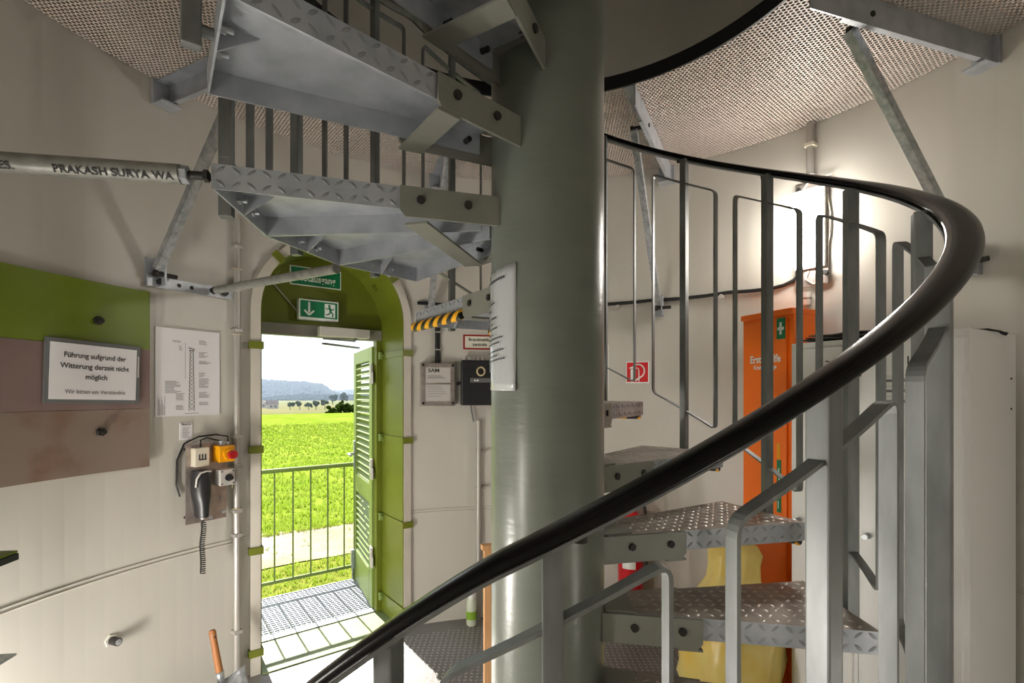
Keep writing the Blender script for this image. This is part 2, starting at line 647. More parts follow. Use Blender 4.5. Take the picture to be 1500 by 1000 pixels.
for z in (0.42, 1.05, 1.73):
    h_ = MB()
    h_.box(-0.012, 0.05, 0.0, 0.006, z - 0.06, z + 0.04)
    h_.cyl((-0.012, 0.004, z - 0.10), (-0.012, 0.004, z + 0.04), 0.011)
    h_.box(-0.05, -0.012, 0.0, 0.006, z - 0.10, z - 0.02)
    for zz in (-0.04, -0.01, 0.02):
        h_.cyl((0.03, 0.005, z + zz), (0.03, 0.010, z + zz), 0.006, 8)
    h_.build('hinge', 'white_grey', leaf_o)
bl = MB()
bl.box(leaf_w - 0.06, leaf_w - 0.025, 0.0, 0.03, 0.10, 0.26, 0.005)
bl.cyl((leaf_w - 0.043, 0.016, 0.012), (leaf_w - 0.043, 0.016, 0.12), 0.008)
bl.build('floor_stop', 'galv_bright', leaf_o)
cl = MB()
cl.box(-0.025, 0.31, 0.20, 0.272, 1.94, 2.0, 0.004)
clo = cl.build('door_closer', 'white_grey', door)
ar = MB()
ar.cyl((0.22, 0.235, 1.942), (0.22, 0.235, 1.925), 0.012)
ar.box(-0.21, 0.0, -0.010, 0.010, -0.005, 0.005, M=Matrix.Translation((0.22, 0.235, 1.92)) @ Matrix.Rotation(RAD(4), 4, 'Y') @ Matrix.Rotation(RAD(-25), 4, 'Z'))
ar.box(0.0, 0.36, -0.011, 0.011, -0.006, 0.006, M=Matrix.Translation((0.03, 0.325, 1.90)) @ Matrix.Rotation(RAD(30), 4, 'Z'))
ar.build('closer_arm', 'frame_grey', clo)
# thin cable over the panel
mb = MB()
mb.tube([(-0.40, 0.02, 2.32), (-0.38, 0.2, 2.33), (-0.36, 0.29, 2.34), (-0.28, 0.292, 2.25), (-0.2, 0.292, 2.16), (-0.14, 0.29, 2.09)], 0.004)
mb.build('cable', 'white_grey', door)

# signs on the door panel
sg = empty('emergency_exit_plate', door.matrix_basis @ Vector((-0.023, 0.298, 2.331)), DOOR_TH - pi / 2,
           label='green rectangular sign lettered Notausgang above the lit exit box', cat='sign')
MB().box(-0.165, 0.165, -0.002, 0.002, -0.062, 0.062).build('border', 'sign_white', sg)
MB().box(-0.158, 0.158, -0.0035, -0.001, -0.055, 0.055).build('face', 'sign_green', sg)
text('lettering', 'Notausgang', 0.066, 'sign_white', sg, 0, -0.011, -0.0045, bold=0.0012, sx=0.80)

sg = empty('exit_sign_box', door.matrix_basis @ Vector((-0.02, 0.30, 2.108)), DOOR_TH - pi / 2,
           label='white box sign with green arrow and running man above the door', cat='sign')
MB().box(-0.127, 0.127, -0.058, 0.0, -0.066, 0.066, 0.004).build('housing', 'sign_white', sg)
MB().box(-0.118, 0.118, -0.0605, -0.057, -0.05, 0.056).build('face', 'sign_green', sg)
Y_ = -0.0625
mb = MB()
mb.box(-0.070, -0.058, Y_, Y_ + 0.002, -0.02, 0.048)
for s in (-1, 1):
    mb.box(0, 0.042, Y_, Y_ + 0.002, -0.006, 0.006, M=Matrix.Translation((-0.064, 0, -0.036)) @ Matrix.Rotation(RAD(-45 if s > 0 else -135), 4, 'Y'))
mb.build('arrow', 'sign_white', sg)
MB().box(0.035, 0.103, Y_, Y_ + 0.002, -0.042, 0.046).build('doorway_symbol', 'sign_white', sg)
mb = MB()
Y2 = Y_ - 0.0012


def bar(mb, x0, z0, x1, z1, w, y=None):
    y = Y2 if y is None else y
    d = Vector((x1 - x0, 0, z1 - z0))
    L_ = d.length
    M_ = Matrix.Translation((x0, y, z0)) @ Matrix.Rotation(-math.atan2(d.z, d.x), 4, 'Y')
    mb.box(-w * 0.3, L_ + w * 0.3, 0, 0.0015, -w / 2, w / 2, M=M_)


mb.cyl((0.064, Y2, 0.034), (0.064, Y2 + 0.0015, 0.034), 0.008, 10)
bar(mb, 0.066, 0.022, 0.074, -0.006, 0.014)
bar(mb, 0.068, 0.02, 0.050, 0.012, 0.006)
bar(mb, 0.050, 0.012, 0.042, 0.018, 0.006)
bar(mb, 0.070, 0.016, 0.086, 0.008, 0.006)
bar(mb, 0.086, 0.008, 0.094, 0.018, 0.006)
bar(mb, 0.074, -0.006, 0.088, -0.018, 0.008)
bar(mb, 0.088, -0.018, 0.086, -0.036, 0.007)
bar(mb, 0.073, -0.006, 0.060, -0.022, 0.008)
bar(mb, 0.060, -0.022, 0.042, -0.026, 0.007)
mb.build('running_man', 'sign_green', sg)

# ------------------------------------------------------------------ spiral staircase
stair = empty('spiral_staircase', (0, 0, 0), 0,
              label='galvanised steel spiral staircase winding round a grey-green column, black handrail', cat='staircase')
RC = 0.171
RS = 0.898
PH0, DL, OM, DLL = -0.22, 0.405, 0.412, 0.426
ZA = EYE - 0.635
RISE = 0.2
mb = MB()
mb.lathe([(RC, 0.0), (RC, 6.0)], 64)
mb.build('column', 'column_paint', stair)
mb = MB()
mb.lathe([(RC + 0.02, 0.0), (RC + 0.02, 0.012), (RC + 0.002, 0.02)], 64)
mb.build('column_foot', 'column_paint', stair)


def tread_set(half_ang, front=True, rear=True):
    """front / rear False: plain radial edge butting against the next plate"""
    xo, yo = RS * cos(half_ang), RS * sin(half_ang)
    x0 = 0.151
    sides = []
    for s, full in ((-1, front), (1, rear)):
        y0 = 0.064 if full else x0 * math.tan(half_ang) - 0.0012
        ye = yo if full else yo - 0.0012
        sides.append((s, full, y0, (ye - y0) / (xo - x0)))

    def w(x, s):
        _, _, y0, k = sides[0 if s < 0 else 1]
        return y0 + k * (x - x0)
    xi = 0.20
    T, FD = 0.005, 0.062
    m = MB()
    # top plate, upper face gets the worn tread material
    poly = [(xi, -w(xi, -1)), (xo, -w(xo, -1)), (xo, w(xo, 1)), (xi, w(xi, 1))]
    vs = [(x, y, 0) for x, y in poly] + [(x, y, -T) for x, y in poly]
    m.add(vs, [(0, 1, 2, 3)], mi=0)
    m.add(vs, [(4, 7, 6, 5)], mi=1)
    # folded edges
    for s in (-1, 1):
        a, b = (xi, s * w(xi, s)), (xo, s * w(xo, s))
        ia, ib = (xi, s * (w(xi, s) - T)), (xo - T, s * (w(xo, s) - T))
        m.add([(*a, 0), (*b, 0), (*b, -FD), (*a, -FD), (*ia, -T), (*ib, -T), (*ib, -FD), (*ia, -FD)],
              [(0, 1, 2, 3), (4, 7, 6, 5), (3, 2, 6, 7), (0, 3, 7, 4)], mi=1)
    ya, yb = -w(xo, -1), w(xo, 1)
    m.add([(xo, ya, 0), (xo, yb, 0), (xo, yb, -FD), (xo, ya, -FD), (xo - T, ya + T, -T), (xo - T, yb - T, -T), (xo - T, yb - T, -FD), (xo - T, ya + T, -FD)],
          [(0, 1, 2, 3), (4, 7, 6, 5), (3, 2, 6, 7)], mi=1)
    me_t = m.mesh('tread', ['tread_top', 'galv'])
    # raised ribs on top
    m = MB()
    pts = lattice(xi + 0.02, xo - 0.012, -0.26, 0.26, 0.0345, lambda x, y: -w(x, -1) + 0.012 < y < w(x, 1) - 0.012)
    lozenges(m, pts, lambda x, y, h: (x, y, h), h=0.003)
    me_b = m.mesh('raised_pattern', 'tread_bump')
    # ribs on the folded sides
    me_s = []
    brs, bolts, warn = [], [], []
    for s, full, y0, k in sides:
        if not full:
            continue
        an = math.atan(k)
        m = MB()
        px = lattice(0.012, (xo - xi) / cos(an) - 0.012, -0.049, -0.01, 0.0345, lambda x, y: True)
        lozenges(m, [(x, y + 0.002, a_ * 0.9) for x, y, a_ in px],
                 lambda u, v, h, s=s, an=an: (xi + u * cos(an) - h * sin(an), s * (w(xi, s) + u * sin(an) + h * cos(an)), v), ln=0.0145, wd=0.0042, h=0.0034)
        me_s.append(m.mesh('raised_pattern', 'galv_rib'))
        # cheek plate of the bracket welded to the column
        m = MB()
        xa, xb = 0.155, 0.43
        g, th, c = 0.003, s * 0.008, 0.014
        prof = [(xa, -0.001), (xb, -0.001), (xb, -0.082 + c), (xb - c, -0.084), (xa, -0.084)]
        vs = [(x, s * (w(x, s) + g), z) for x, z in prof] + [(x, s * (w(x, s) + g) + th, z) for x, z in prof]
        n_ = len(prof)
        m.add(vs, [tuple(range(n_)), tuple(range(n_, 2 * n_))[::-1]] + [(i, (i + 1) % n_, n_ + (i + 1) % n_, n_ + i) for i in range(n_)])
        brs.append(m.mesh('bracket_cheek', 'bracket_paint'))
        for x in (0.245, 0.375):
            m = MB()
            y = s * (w(x, s) + 0.011)
            m.cyl((x, y, -0.036), (x, y + s * 0.007, -0.036), 0.0115, 10, smooth=False)
            m.cyl((x, s * (w(x, s) - 0.006), -0.036), (x, s * (w(x, s) - 0.03), -0.036), 0.008, 8)
            bolts.append(m.mesh('bolt', 'bolt_dark'))
        m = MB()                                        # warning foam
        p0 = (0.44, s * (w(0.44, s) + 0.004), -FD - 0.006)
        p1 = (xo - 0.005, s * (w(xo - 0.005, s) + 0.004), -FD - 0.006)
        m.cyl(p0, p1, 0.021, 14)
        warn.append(m.mesh('warning_edge', 'warning_strip'))
    m = MB()
    m.cyl((xo - 0.012, ya + 0.01, -FD - 0.004), (xo - 0.012, yb - 0.01, -FD - 0.004), 0.014, 12)
    warn.append(m.mesh('warning_edge', 'warning_strip'))
    m = MB()
    m.prism([(0.365, -w(0.365, -1) - 0.01), (0.43, -w(0.43, -1) - 0.01), (0.43, w(0.43, 1) + 0.01), (0.365, w(0.365, 1) + 0.01)], -0.091, -0.0845)
    me_strap = m.mesh('strap', 'bracket_paint')
    m = MB()
    x1 = xi + 0.055
    m.prism([(0.165, -w(0.165, -1)), (x1, -w(x1, -1) + 0.004), (x1, w(x1, 1) - 0.004), (0.165, w(0.165, 1))], 0.0005, 0.0045)
    me_cov = m.mesh('cover_plate', 'bracket_paint')
    for y in (-0.045, 0.045):
        m = MB()
        m.cyl((xo - T, y, -0.038), (xo - T - 0.012, y, -0.038), 0.011, 6, smooth=False)
        m.cyl((xo - T - 0.012, y, -0.038), (xo - T - 0.026, y, -0.038), 0.006, 8)
        bolts.append(m.mesh('bolt', 'galv_bright'))
    m = MB()                                            # triangular stiffener behind the post
    m.add([(xo - T, -0.003, -T), (xo - T, -0.003, -FD), (xo - 0.085, -0.003, -T), (xo - T, 0.003, -T), (xo - T, 0.003, -FD), (xo - 0.085, 0.003, -T)],
          [(0, 1, 2), (3, 5, 4), (0, 3, 4, 1), (1, 4, 5, 2), (0, 2, 5, 3)])
    me_g = m.mesh('gusset', 'galv')
    return dict(t=me_t, b=me_b, s=me_s, br=brs, strap=me_strap if (front and rear) else None, cov=me_cov, bolts=bolts, g=me_g, warn=warn, xo=xo)


TS = tread_set(OM / 2)
TL = [tread_set(DLL / 2, True, False), tread_set(DLL / 2, False, False), tread_set(DLL / 2, False, True)]


def place_tread(ts, ang, z, name='tread', warn=()):
    o = link(name, ts['t'], stair, (0, 0, z), ang)
    stuff(link('raised_pattern', ts['b'], o))
    for me in ts['s']:
        stuff(link('raised_pattern', me, o))
    for me in ts['br']:
        link('bracket_cheek', me, o)
    if ts['strap']:
        link('strap', ts['strap'], o)
    link('cover_plate', ts['cov'], o)
    for me in ts['bolts']:
        link('bolt', me, o)
    link('gusset', ts['g'], o)
    for i in warn:
        link('warning_edge', ts['warn'][i], o)
    return o


# posts and looped infill bars
RP = 0.919
WT, WR = 0.026, 0.036
SLOPE = RISE / DL
RAIL_R = 0.948


def rail_z(a):
    z = EYE + 0.53 + 0.494 * (a - PH0)
    a_l = PH0 + 6 * DL
    a_e = a_l + 3 * DLL + 0.061
    if a > a_l:
        z = EYE + 0.53 + 0.494 * (a_l - PH0)
    if a > a_e:
        z += 0.494 * (a - a_e)
    if a < -1.70:
        z -= 0.40 * (-1.70 - a) ** 1.55
    return z


def post_mesh(h_top, z_bot):
    m = MB()
    m.box(RP - WR / 2, RP + WR / 2, -WT / 2, WT / 2, z_bot, h_top, 0.003)
    for y in (-0.0,):
        m.cyl((RP - WR / 2 + 0.002, y, -0.03), (0.874, y, -0.03), 0.012, 8)
    return m.mesh('post', 'galv_post')


def loop_mesh(zt, zb, slope, da=0.155, rc=0.022, db=None):
    s0 = RP * da
    s1 = s0 if db is None else RP * db
    k = slope / RP
    cor = [(-s0, zt - k * s0), (s1, zt + k * s1), (s1, zb + k * s1), (-s0, zb - k * s0)]
    path = []
    for i in range(4):
        p = Vector(cor[i])
        a = (Vector(cor[i - 1]) - p).normalized()
        b = (Vector(cor[(i + 1) % 4]) - p).normalized()
        A, B = p + a * rc, p + b * rc
        for j in range(6):
            u = j / 5
            path.append((1 - u) ** 2 * A + 2 * u * (1 - u) * p + u * u * B)
    # subdivide horizontals so that they follow the curve
    full = []
    for i in range(len(path)):
        p, q = path[i], path[(i + 1) % len(path)]
        full.append(p)
        if abs(p.x - q.x) > 0.05:
            for j in range(1, 6):
                full.append(p.lerp(q, j / 6))
    m = MB()
    N_ = len(full)
    rings = []
    for i in range(N_ + 1):
        p = full[i % N_]
        t_ = (full[(i + 1) % N_] - full[(i - 1) % N_]).normalized()
        nrm = Vector((-t_.y, t_.x)) * 0.0028
        ring = []
        for rr, sg_ in ((-0.012, 1), (0.012, 1), (0.012, -1), (-0.012, -1)):
            q = p + nrm * sg_
            a_ = q.x / RP
            ring.append(((RP + rr) * cos(a_), (RP + rr) * sin(a_), q.y))
        rings.append(ring)
    m.loft(rings, smooth=False, caps=False)
    return m.mesh('infill_loop', 'galv_post')


H_ST = (EYE + 0.53 + 0.494 * (OM / 2)) - ZA
POST_ST = post_mesh(H_ST - 0.012, -0.07)
LOOP_ST = loop_mesh(H_ST - 0.115, 0.165, SLOPE)
H_LD = 1.165
POST_LD = post_mesh(H_LD - 0.012, -0.07)
LOOP_LD = loop_mesh(H_LD - 0.1, 0.09, 0.0)
LOOP_LH = loop_mesh(H_LD - 0.1, 0.09, 0.0, db=0.012, rc=0.008)


def place_post(ang, z, pm, lm):
    o = link('post', pm, stair, (0, 0, z), ang)
    link('infill_loop', lm, o)
    return o


for i in range(-4, 6):
    wn_ = {5: (0, 1), 3: (2,), 2: (2,), 1: (2,)}.get(i, ())
    place_tread(TS, PH0 + i * DL + OM / 2, ZA + i * RISE, 'tread', wn_)
    place_post(PH0 + i * DL + OM / 2, ZA + i * RISE, POST_ST, LOOP_ST)
A_L = PH0 + 6 * DL
for k in range(3):
    a = A_L + (k + 0.5) * DLL
    place_tread(TL[k], a, ZA + 6 * RISE, 'landing_plate')
    place_post(a, ZA + 6 * RISE, POST_LD, LOOP_LD if k < 2 else LOOP_LH)
A_7 = A_L + 3 * DLL + 0.061
for k in range(4):
    a = A_7 + k * DL + OM / 2
    place_tread(TS, a, ZA + (7 + k) * RISE, 'tread')
    place_post(a, ZA + (7 + k) * RISE, POST_LD, LOOP_ST)
# long strap under the landing from one bracket to the other
mb = MB()
pa_, pb_ = Vector((-0.375, -0.14, 0)), Vector((-0.25, 0.32, 0))
d_ = pb_ - pa_
mb.box(0, d_.length, -0.033, 0.033, ZA + 6 * RISE - 0.094, ZA + 6 * RISE - 0.087, M=Matrix.Translation(pa_) @ Matrix.Rotation(math.atan2(d_.y, d_.x), 4, 'Z'))
mb.build('strap', 'bracket_paint', stair)
# newel at the foot
a = -1.868
mb = MB()
mb.box(RP - WR / 2, RP + WR / 2, -WT / 2, WT / 2, 0.0, rail_z(a) - 0.012, 0.003)
mb.box(RP - 0.05, RP + 0.05, -0.05, 0.05, 0.0, 0.008)
mb.build('newel_post', 'galv_post', stair, (0, 0, 0), a)

# handrail: flattened plastic profile on a flat bar
mb = MB()
fb = MB()
rings, rings2 = [], []
aa = -2.12
as_ = []
while aa < 4.9:
    as_.append(aa)
    aa += 0.03
for a in as_:
    z = rail_z(a)
    ring = []
    for j in range(18):
        q = 2 * pi * j / 18
        cq, sq = cos(q), sin(q)
        x = 0.027 * (abs(cq) ** 0.8) * (1 if cq > 0 else -1)
        y = (0.015 if sq > 0 else 0.011) * (abs(sq) ** 0.85) * (1 if sq > 0 else -1)
        ring.append(((RAIL_R + x) * cos(a), (RAIL_R + x) * sin(a), z + y))
    rings.append(ring)
    if a > -1.95:
        rings2.append([((RAIL_R - 0.012 + x) * cos(a), (RAIL_R - 0.012 + x) * sin(a), z - 0.013 + y) for x, y in ((-0.016, 0.003), (0.016, 0.003), (0.016, -0.005), (-0.016, -0.005))])
mb.loft(rings)
hr = mb.build('handrail', 'rail_pvc', stair)
fb.loft(rings2, smooth=False)
fb.build('rail_bar', 'galv_post', hr)
mb = MB()
for i in range(-4, 4):
    a = PH0 + i * DL + OM / 2 + 0.035
    z = rail_z(a) - 0.022
    o = MB()
    o.cyl((RAIL_R - 0.012, 0, 0.006), (RAIL_R - 0.012, 0, -0.004), 0.009, 8)
    o.build('rail_screw', 'bolt_dark', hr, (0, 0, z), a)

# paper in a clear sleeve wrapped on the column
pr = empty('paper_notice', (0, 0, 1.56), 0, label='printed sheet in a crinkled clear sleeve taped round the grey-green column', cat='notice')


def on_col(u, z, r):
    """u metres round the column from its left edge as seen at the camera"""
    a = RAD(-192.0) + u / RC
    return (r * cos(a), r * sin(a), z)


mb = MB()
W_, zt_, zb_ = 0.223, 0.345, 0.012
nu, nv = 16, 14
vs, fs = [], []
for j in range(nv + 1):
    for i in range(nu + 1):
        u = W_ * i / nu - 0.02
        z = zb_ + (zt_ - zb_) * j / nv + 0.02 * (i / nu) * (1 if j > nv / 2 else -0.2)
        rr = RC + 0.003 + 0.0025 * sin(i * 0.9 + j * 0.35) * (1 - j / nv) + 0.001 * sin(i * 2.1 - j)
        vs.append(on_col(u, z, rr))
for j in range(nv):
    for i in range(nu):
        q = j * (nu + 1) + i
        fs.append((q, q + 1, q + nu + 2, q + nu + 1))
mb.add(vs, fs, True)
sh = mb.build('sleeve', 'paper_sleeve', pr)
md = sh.modifiers.new('thick', 'SOLIDIFY')
md.thickness = 0.0015
mb = MB()
rows = [(0.315, 0.02, 0.125, 0.0035), (0.262, 0.02, 0.05, 0.002), (0.252, 0.02, 0.075, 0.0022), (0.232, 0.02, 0.05, 0.002), (0.208, 0.02, 0.085, 0.0022),
        (0.192, 0.02, 0.065, 0.002), (0.178, 0.02, 0.09, 0.002), (0.160, 0.02, 0.065, 0.002), (0.148, 0.02, 0.115, 0.002), (0.134, 0.02, 0.1, 0.002),
        (0.112, 0.02, 0.12, 0.002), (0.098, 0.02, 0.09, 0.002), (0.086, 0.02, 0.125, 0.002)]
for z, u0, u1, hh in rows:
    k = 10
    for i in range(k):
        ua, ub = 0.045 + u0 + (u1 - u0) * i / k, 0.045 + u0 + (u1 - u0) * (i + 0.8) / k
        dz = 0.02 * ua / W_
        mb.add([on_col(ua, z + dz - hh, RC + 0.0088), on_col(ub, z + dz - hh, RC + 0.0088), on_col(ub, z + dz + hh, RC + 0.0088), on_col(ua, z + dz + hh, RC + 0.0088)], [(0, 1, 2, 3)])
stuff(mb.build('printed_lines', 'ink', pr))

# ------------------------------------------------------------------ ceiling brackets with struts
names = ['right of the wall lamp', 'above the red fire sign', 'behind the stair landing', 'left of the arched door']
for k, nm in enumerate(names):
    t = RAD(17.3 + 45.5 * k)
    e = empty('ceiling_bracket', (0, 0, 0), t,
              label='galvanised ceiling beam with diagonal strut to the wall, ' + nm, cat='bracket', group='brackets carrying the perforated ceiling')
    m = MB()                        # channel
    zb, zt = Z_C - 0.108, Z_C - 0.004
    m.box(1.0, R_T - 0.02, -0.03, -0.024, zb, zt)
    m.box(1.0, R_T - 0.02, -0.024, 0.03, zt - 0.006, zt)
    m.box(1.16, R_T - 0.02, -0.024, -0.008, zb, zb + 0.006)
    m.build('beam', 'galv', e)
    m = MB()
    m.box(R_T - 0.022, R_T - 0.003, -0.05, 0.05, zb - 0.015, zt, 0.003)
    m.box(R_T - 0.09, R_T - 0.02, -0.045, 0.045, zb - 0.016, zb - 0.008)
    m.build('wall_plate', 'galv', e)
    p, q = Vector((1.28, 0.045, zb + 0.03)), Vector((1.945, 0.045, EYE + 0.585))
    d = (q - p).normalized()
    M_ = Matrix.Translation(p) @ Vector((0, 0, 1)).rotation_difference(d).to_matrix().to_4x4()
    L_ = (q - p).length
    m = MB()
    m.box(-0.019, 0.019, -0.018, 0.018, 0, L_, 0.002, M=M_)
    m.build('strut', 'galv_bright', e)
    m = MB()
    m.box(R_T - 0.075, R_T - 0.002, 0.018, 0.026, EYE + 0.51, EYE + 0.64)
    m.box(R_T - 0.014, R_T - 0.004, 0.018, 0.078, EYE + 0.51, EYE + 0.64)
    m.build('foot_angle', 'galv', e)
    for (x, z, y) in ((1.30, zb + 0.045, 0.058), (1.94, EYE + 0.56, 0.058)):
        m = MB()
        m.cyl((x, -0.035, z), (x, y, z), 0.011, 8)
        m.cyl((x, y - 0.006, z), (x, y + 0.008, z), 0.018, 6, smooth=False)
        m.build('bolt', 'bolt_dark', e)

# ------------------------------------------------------------------ tie rods of the landing
pA = Vector((-0.850, -0.306, 2.092))
dA = Vector((-0.985, -0.171, 0)).normalized()
tr = empty('tie_pipe', pA, 0, label='grey steel pipe with black stencilled letters from the landing to the left wall', cat='pipe')
m = MB()
m.cyl((0, 0, 0), dA * 0.10, 0.010, 10)
m.cyl(dA * 0.0, dA * 0.010, 0.015, 6, smooth=False)
m.build('threaded_rod', 'bolt_dark', tr)
m = MB()
m.cyl(dA * 0.045, dA * 0.064, 0.021, 6, smooth=False)
m.build('nut', 'galv', tr)
P0_, P1_ = dA * 0.062, dA * 1.10
m = MB()
m.cyl(P0_, P1_, 0.0235, 24)
m.build('pipe', 'pipe_galv', tr)
side = Vector((dA.y, -dA.x, 0))
side = side if side.y < 0 else -side         # towards the camera
right = -dA


def on_pipe(p):
    a = p[2] / 0.0235 - 0.62
    return tuple(dA * 0.066 + right * p[0] + (side * cos(a) + Vector((0, 0, 1)) * sin(a)) * 0.0252)


text('lettering', 'PRAKASH SURYA WA', 0.0235, 'ink', tr, -0.005, 0.0, 0, align='RIGHT', warp=on_pipe, bold=0.0007, sx=1.12)
text('lettering', 'PIPES.', 0.0235, 'ink', tr, -0.335, 0.0, 0, align='RIGHT', warp=on_pipe, bold=0.0007, sx=1.12)

bt = wall_root('wall_bar', 150.2, 2.09, label='slotted flat bar bolted to the wall at the lower end of the strut', cat='bracket')


def on_wall(p, th_deg, R=R_T):
    """bend local wall coordinates (x right, y into wall, z up) round the tower"""
    t0 = RAD(th_deg)
    a = t0 - p[0] / R
    r = R + p[1]
    c = (r * cos(a) - R * cos(t0), r * sin(a) - R * sin(t0))
    q = t0 - pi / 2
    return (c[0] * cos(q) + c[1] * sin(q), -c[0] * sin(q) + c[1] * cos(q), p[2])


def bent_sheet(x0, x1, z0, z1, y, th, th_deg, n=12):
    mb = MB()
    rings = []
    for i in range(n + 1):
        x = x0 + (x1 - x0) * i / n
        rings.append([on_wall((x, yy, zz), th_deg) for yy, zz in ((y, z0), (y, z1), (y + th, z1), (y + th, z0))])
    mb.loft(rings, smooth=False)
    return mb


bent_sheet(-0.205, 0.205, -0.026, 0.026, -0.028, 0.008, 150.2, 8).build('bar', 'galv', bt)
for x in (-0.15, 0.16):
    m = MB()
    px, py, pz = on_wall((x, 0, 0), 150.2)
    m.cyl((px, py, 0), (px, py - 0.026, 0), 0.016, 10)
    m.cyl((px, py - 0.028, 0), (px, py - 0.045, 0), 0.016, 6, smooth=False)
    m.build('bolt', 'bolt_dark', bt)
for x in (-0.06, 0.0):
    px, py, pz = on_wall((x, -0.0285, 0), 150.2)
    MB().cyl((px, py, 0), (px, py - 0.001, 0), 0.010, 12).build('hole', 'bolt_dark', bt)

pB = Vector((RS * cos(A_L + DLL) * 1.0, RS * sin(A_L + DLL) * 1.0, 2.052))
tB = RAD(147.6)
qB = Vector((1.945 * cos(tB), 1.945 * sin(tB), 2.088))
tr = empty('tie_rod', qB, 0, label='slim grey tie rod from the wall bar to the landing edge', cat='rod')
m = MB()
dB = (pB - qB)
m.cyl(dB * 0.04, dB * 0.985, 0.019, 16)
m.build('tube', 'pipe_galv', tr)
m = MB()
m.cyl((0, 0, 0), dB * 0.06, 0.010, 8)
m.cyl(dB * 0.0, dB * 0.02, 0.018, 6, smooth=False)
m.build('bolt', 'bolt_dark', tr)

# ------------------------------------------------------------------ left wall
sp_ = wall_root('sample_plate', 163.9, 1.628, label='large steel plate banded green, brown primer and bare rusty metal', cat='plate')
XA, XB = -0.42, 0.284
zz = [0.408, 0.136, -0.136, -0.408]
for i, (m_, nm) in enumerate((('plate_green', 'green_band'), ('plate_primer', 'primer_band'), ('plate_rust', 'bare_band'))):
    bent_sheet(XA, XB, zz[i + 1] + 0.0008, zz[i] - 0.0008, -0.03 + 0.001 * i, 0.012, 163.9, 16).build(nm, m_, sp_)
for x, z in ((0.063, 0.243), (0.073, -0.231)):
    m = MB()
    p = on_wall((x, -0.03, z), 163.9)
    m.cyl((p[0], p[1] + 0.03, z), (p[0], p[1] - 0.03, z), 0.010, 10)
    m.cyl((p[0], p[1], z), (p[0], p[1] - 0.016, z), 0.018, 6, smooth=False)
    m.build('bolt', 'bolt_dark', sp_)

nt_ = wall_root('notice_board', 162.6, 1.648, label='grey-framed white notice beginning Führung aufgrund der Witterung', cat='notice')
M_ = Matrix.Rotation(RAD(1.5), 4, 'Y')
MB().box(-0.185, 0.185, -0.049, -0.044, -0.130, 0.130, 0.0015, M=M_).build('frame', 'frame_grey', nt_)
MB().box(-0.168, 0.166, -0.0515, -0.048, -0.113, 0.113, M=M_).build('sheet', 'paper', nt_)
for j, (s_, z, b_, sz) in enumerate((('Führung aufgrund der', 0.066, 0.0005, 0.030), ('Witterung derzeit nicht', 0.022, 0.0005, 0.030), ('möglich', -0.02, 0.0005, 0.030), ('Wir bitten um Verständnis', -0.082, 0.0, 0.0235))):
    text('lettering', s_, sz, 'ink', nt_, 0, z, -0.0525, bold=b_, roll=RAD(-1.5), sx=0.92)
MB().box(0.172, 0.178, -0.0505, -0.049, -0.01, 0.085, M=M_).build('clip_label', 'white_grey', nt_)

dw = wall_root('drawing_sheet', 150.3, 1.666, label='white technical drawing of a lattice tower in a clear sleeve', cat='drawing')
bent_sheet(-0.153, 0.153, -0.216, 0.214, -0.006, 0.004, 150.3, 8).build('sheet', 'paper', dw)
m = MB()


def dline(x0, z0, x1, z1, w=0.0016):
    d = math.hypot(x1 - x0, z1 - z0)
    nx, nz_ = -(z1 - z0) / d * w / 2, (x1 - x0) / d * w / 2
    m.add([on_wall((x, -0.0066, z), 150.3) for x, z in ((x0 + nx, z0 + nz_), (x1 + nx, z1 + nz_), (x1 - nx, z1 - nz_), (x0 - nx, z0 - nz_))], [(0, 1, 2, 3)])


zt0, zb0 = 0.11, -0.19
for i in range(15):
    za = zb0 + (zt0 - zb0) * i / 15
    zb2 = zb0 + (zt0 - zb0) * (i + 1) / 15
    wa, wb = 0.013 - 0.005 * i / 15, 0.013 - 0.005 * (i + 1) / 15
    dline(0.015 - wa, za, 0.015 - wb, zb2, 0.0024)
    dline(0.015 + wa, za, 0.015 + wb, zb2, 0.0024)
    dline(0.015 - wa, za, 0.015 + wb, zb2)
    dline(0.015 + wa, za, 0.015 - wb, zb2)
dline(0.0, 0.125, 0.03, 0.118, 0.004)
dline(0.002, 0.112, 0.028, 0.112, 0.004)
dline(-0.015, 0.15, -0.015, -0.03, 0.0012)
dline(-0.02, -0.205, 0.05, -0.205)
m.build('tower_drawing', 'ink', dw)
m = MB()
random.seed(3)
for x0, zs, cnt, wd_ in ((0.05, 0.165, 4, 0.05), (0.05, 0.105, 5, 0.05), (0.05, 0.06, 3, 0.06), (0.05, 0.0, 4, 0.035), (0.05, -0.03, 8, 0.055), (0.05, -0.10, 5, 0.06), (0.05, -0.15, 3, 0.05),
                         (-0.11, -0.045, 10, 0.075), (-0.06, -0.105, 6, 0.05), (-0.06, -0.165, 4, 0.04), (-0.075, 0.155, 2, 0.04), (-0.045, 0.13, 4, 0.015)):
    for i in range(cnt):
        ln_ = wd_ * random.uniform(0.5, 1.0)
        dline(x0, zs - 0.0062 * i, x0 + ln_, zs - 0.0062 * i, 0.0022)
for i in range(9):
    dline(-0.143 + 0.004 * i, -0.21, -0.143 + 0.004 * i, -0.21 + random.uniform(0.04, 0.1), 0.0016)
stuff(m.build('printed_lines', 'ink_grey', dw))

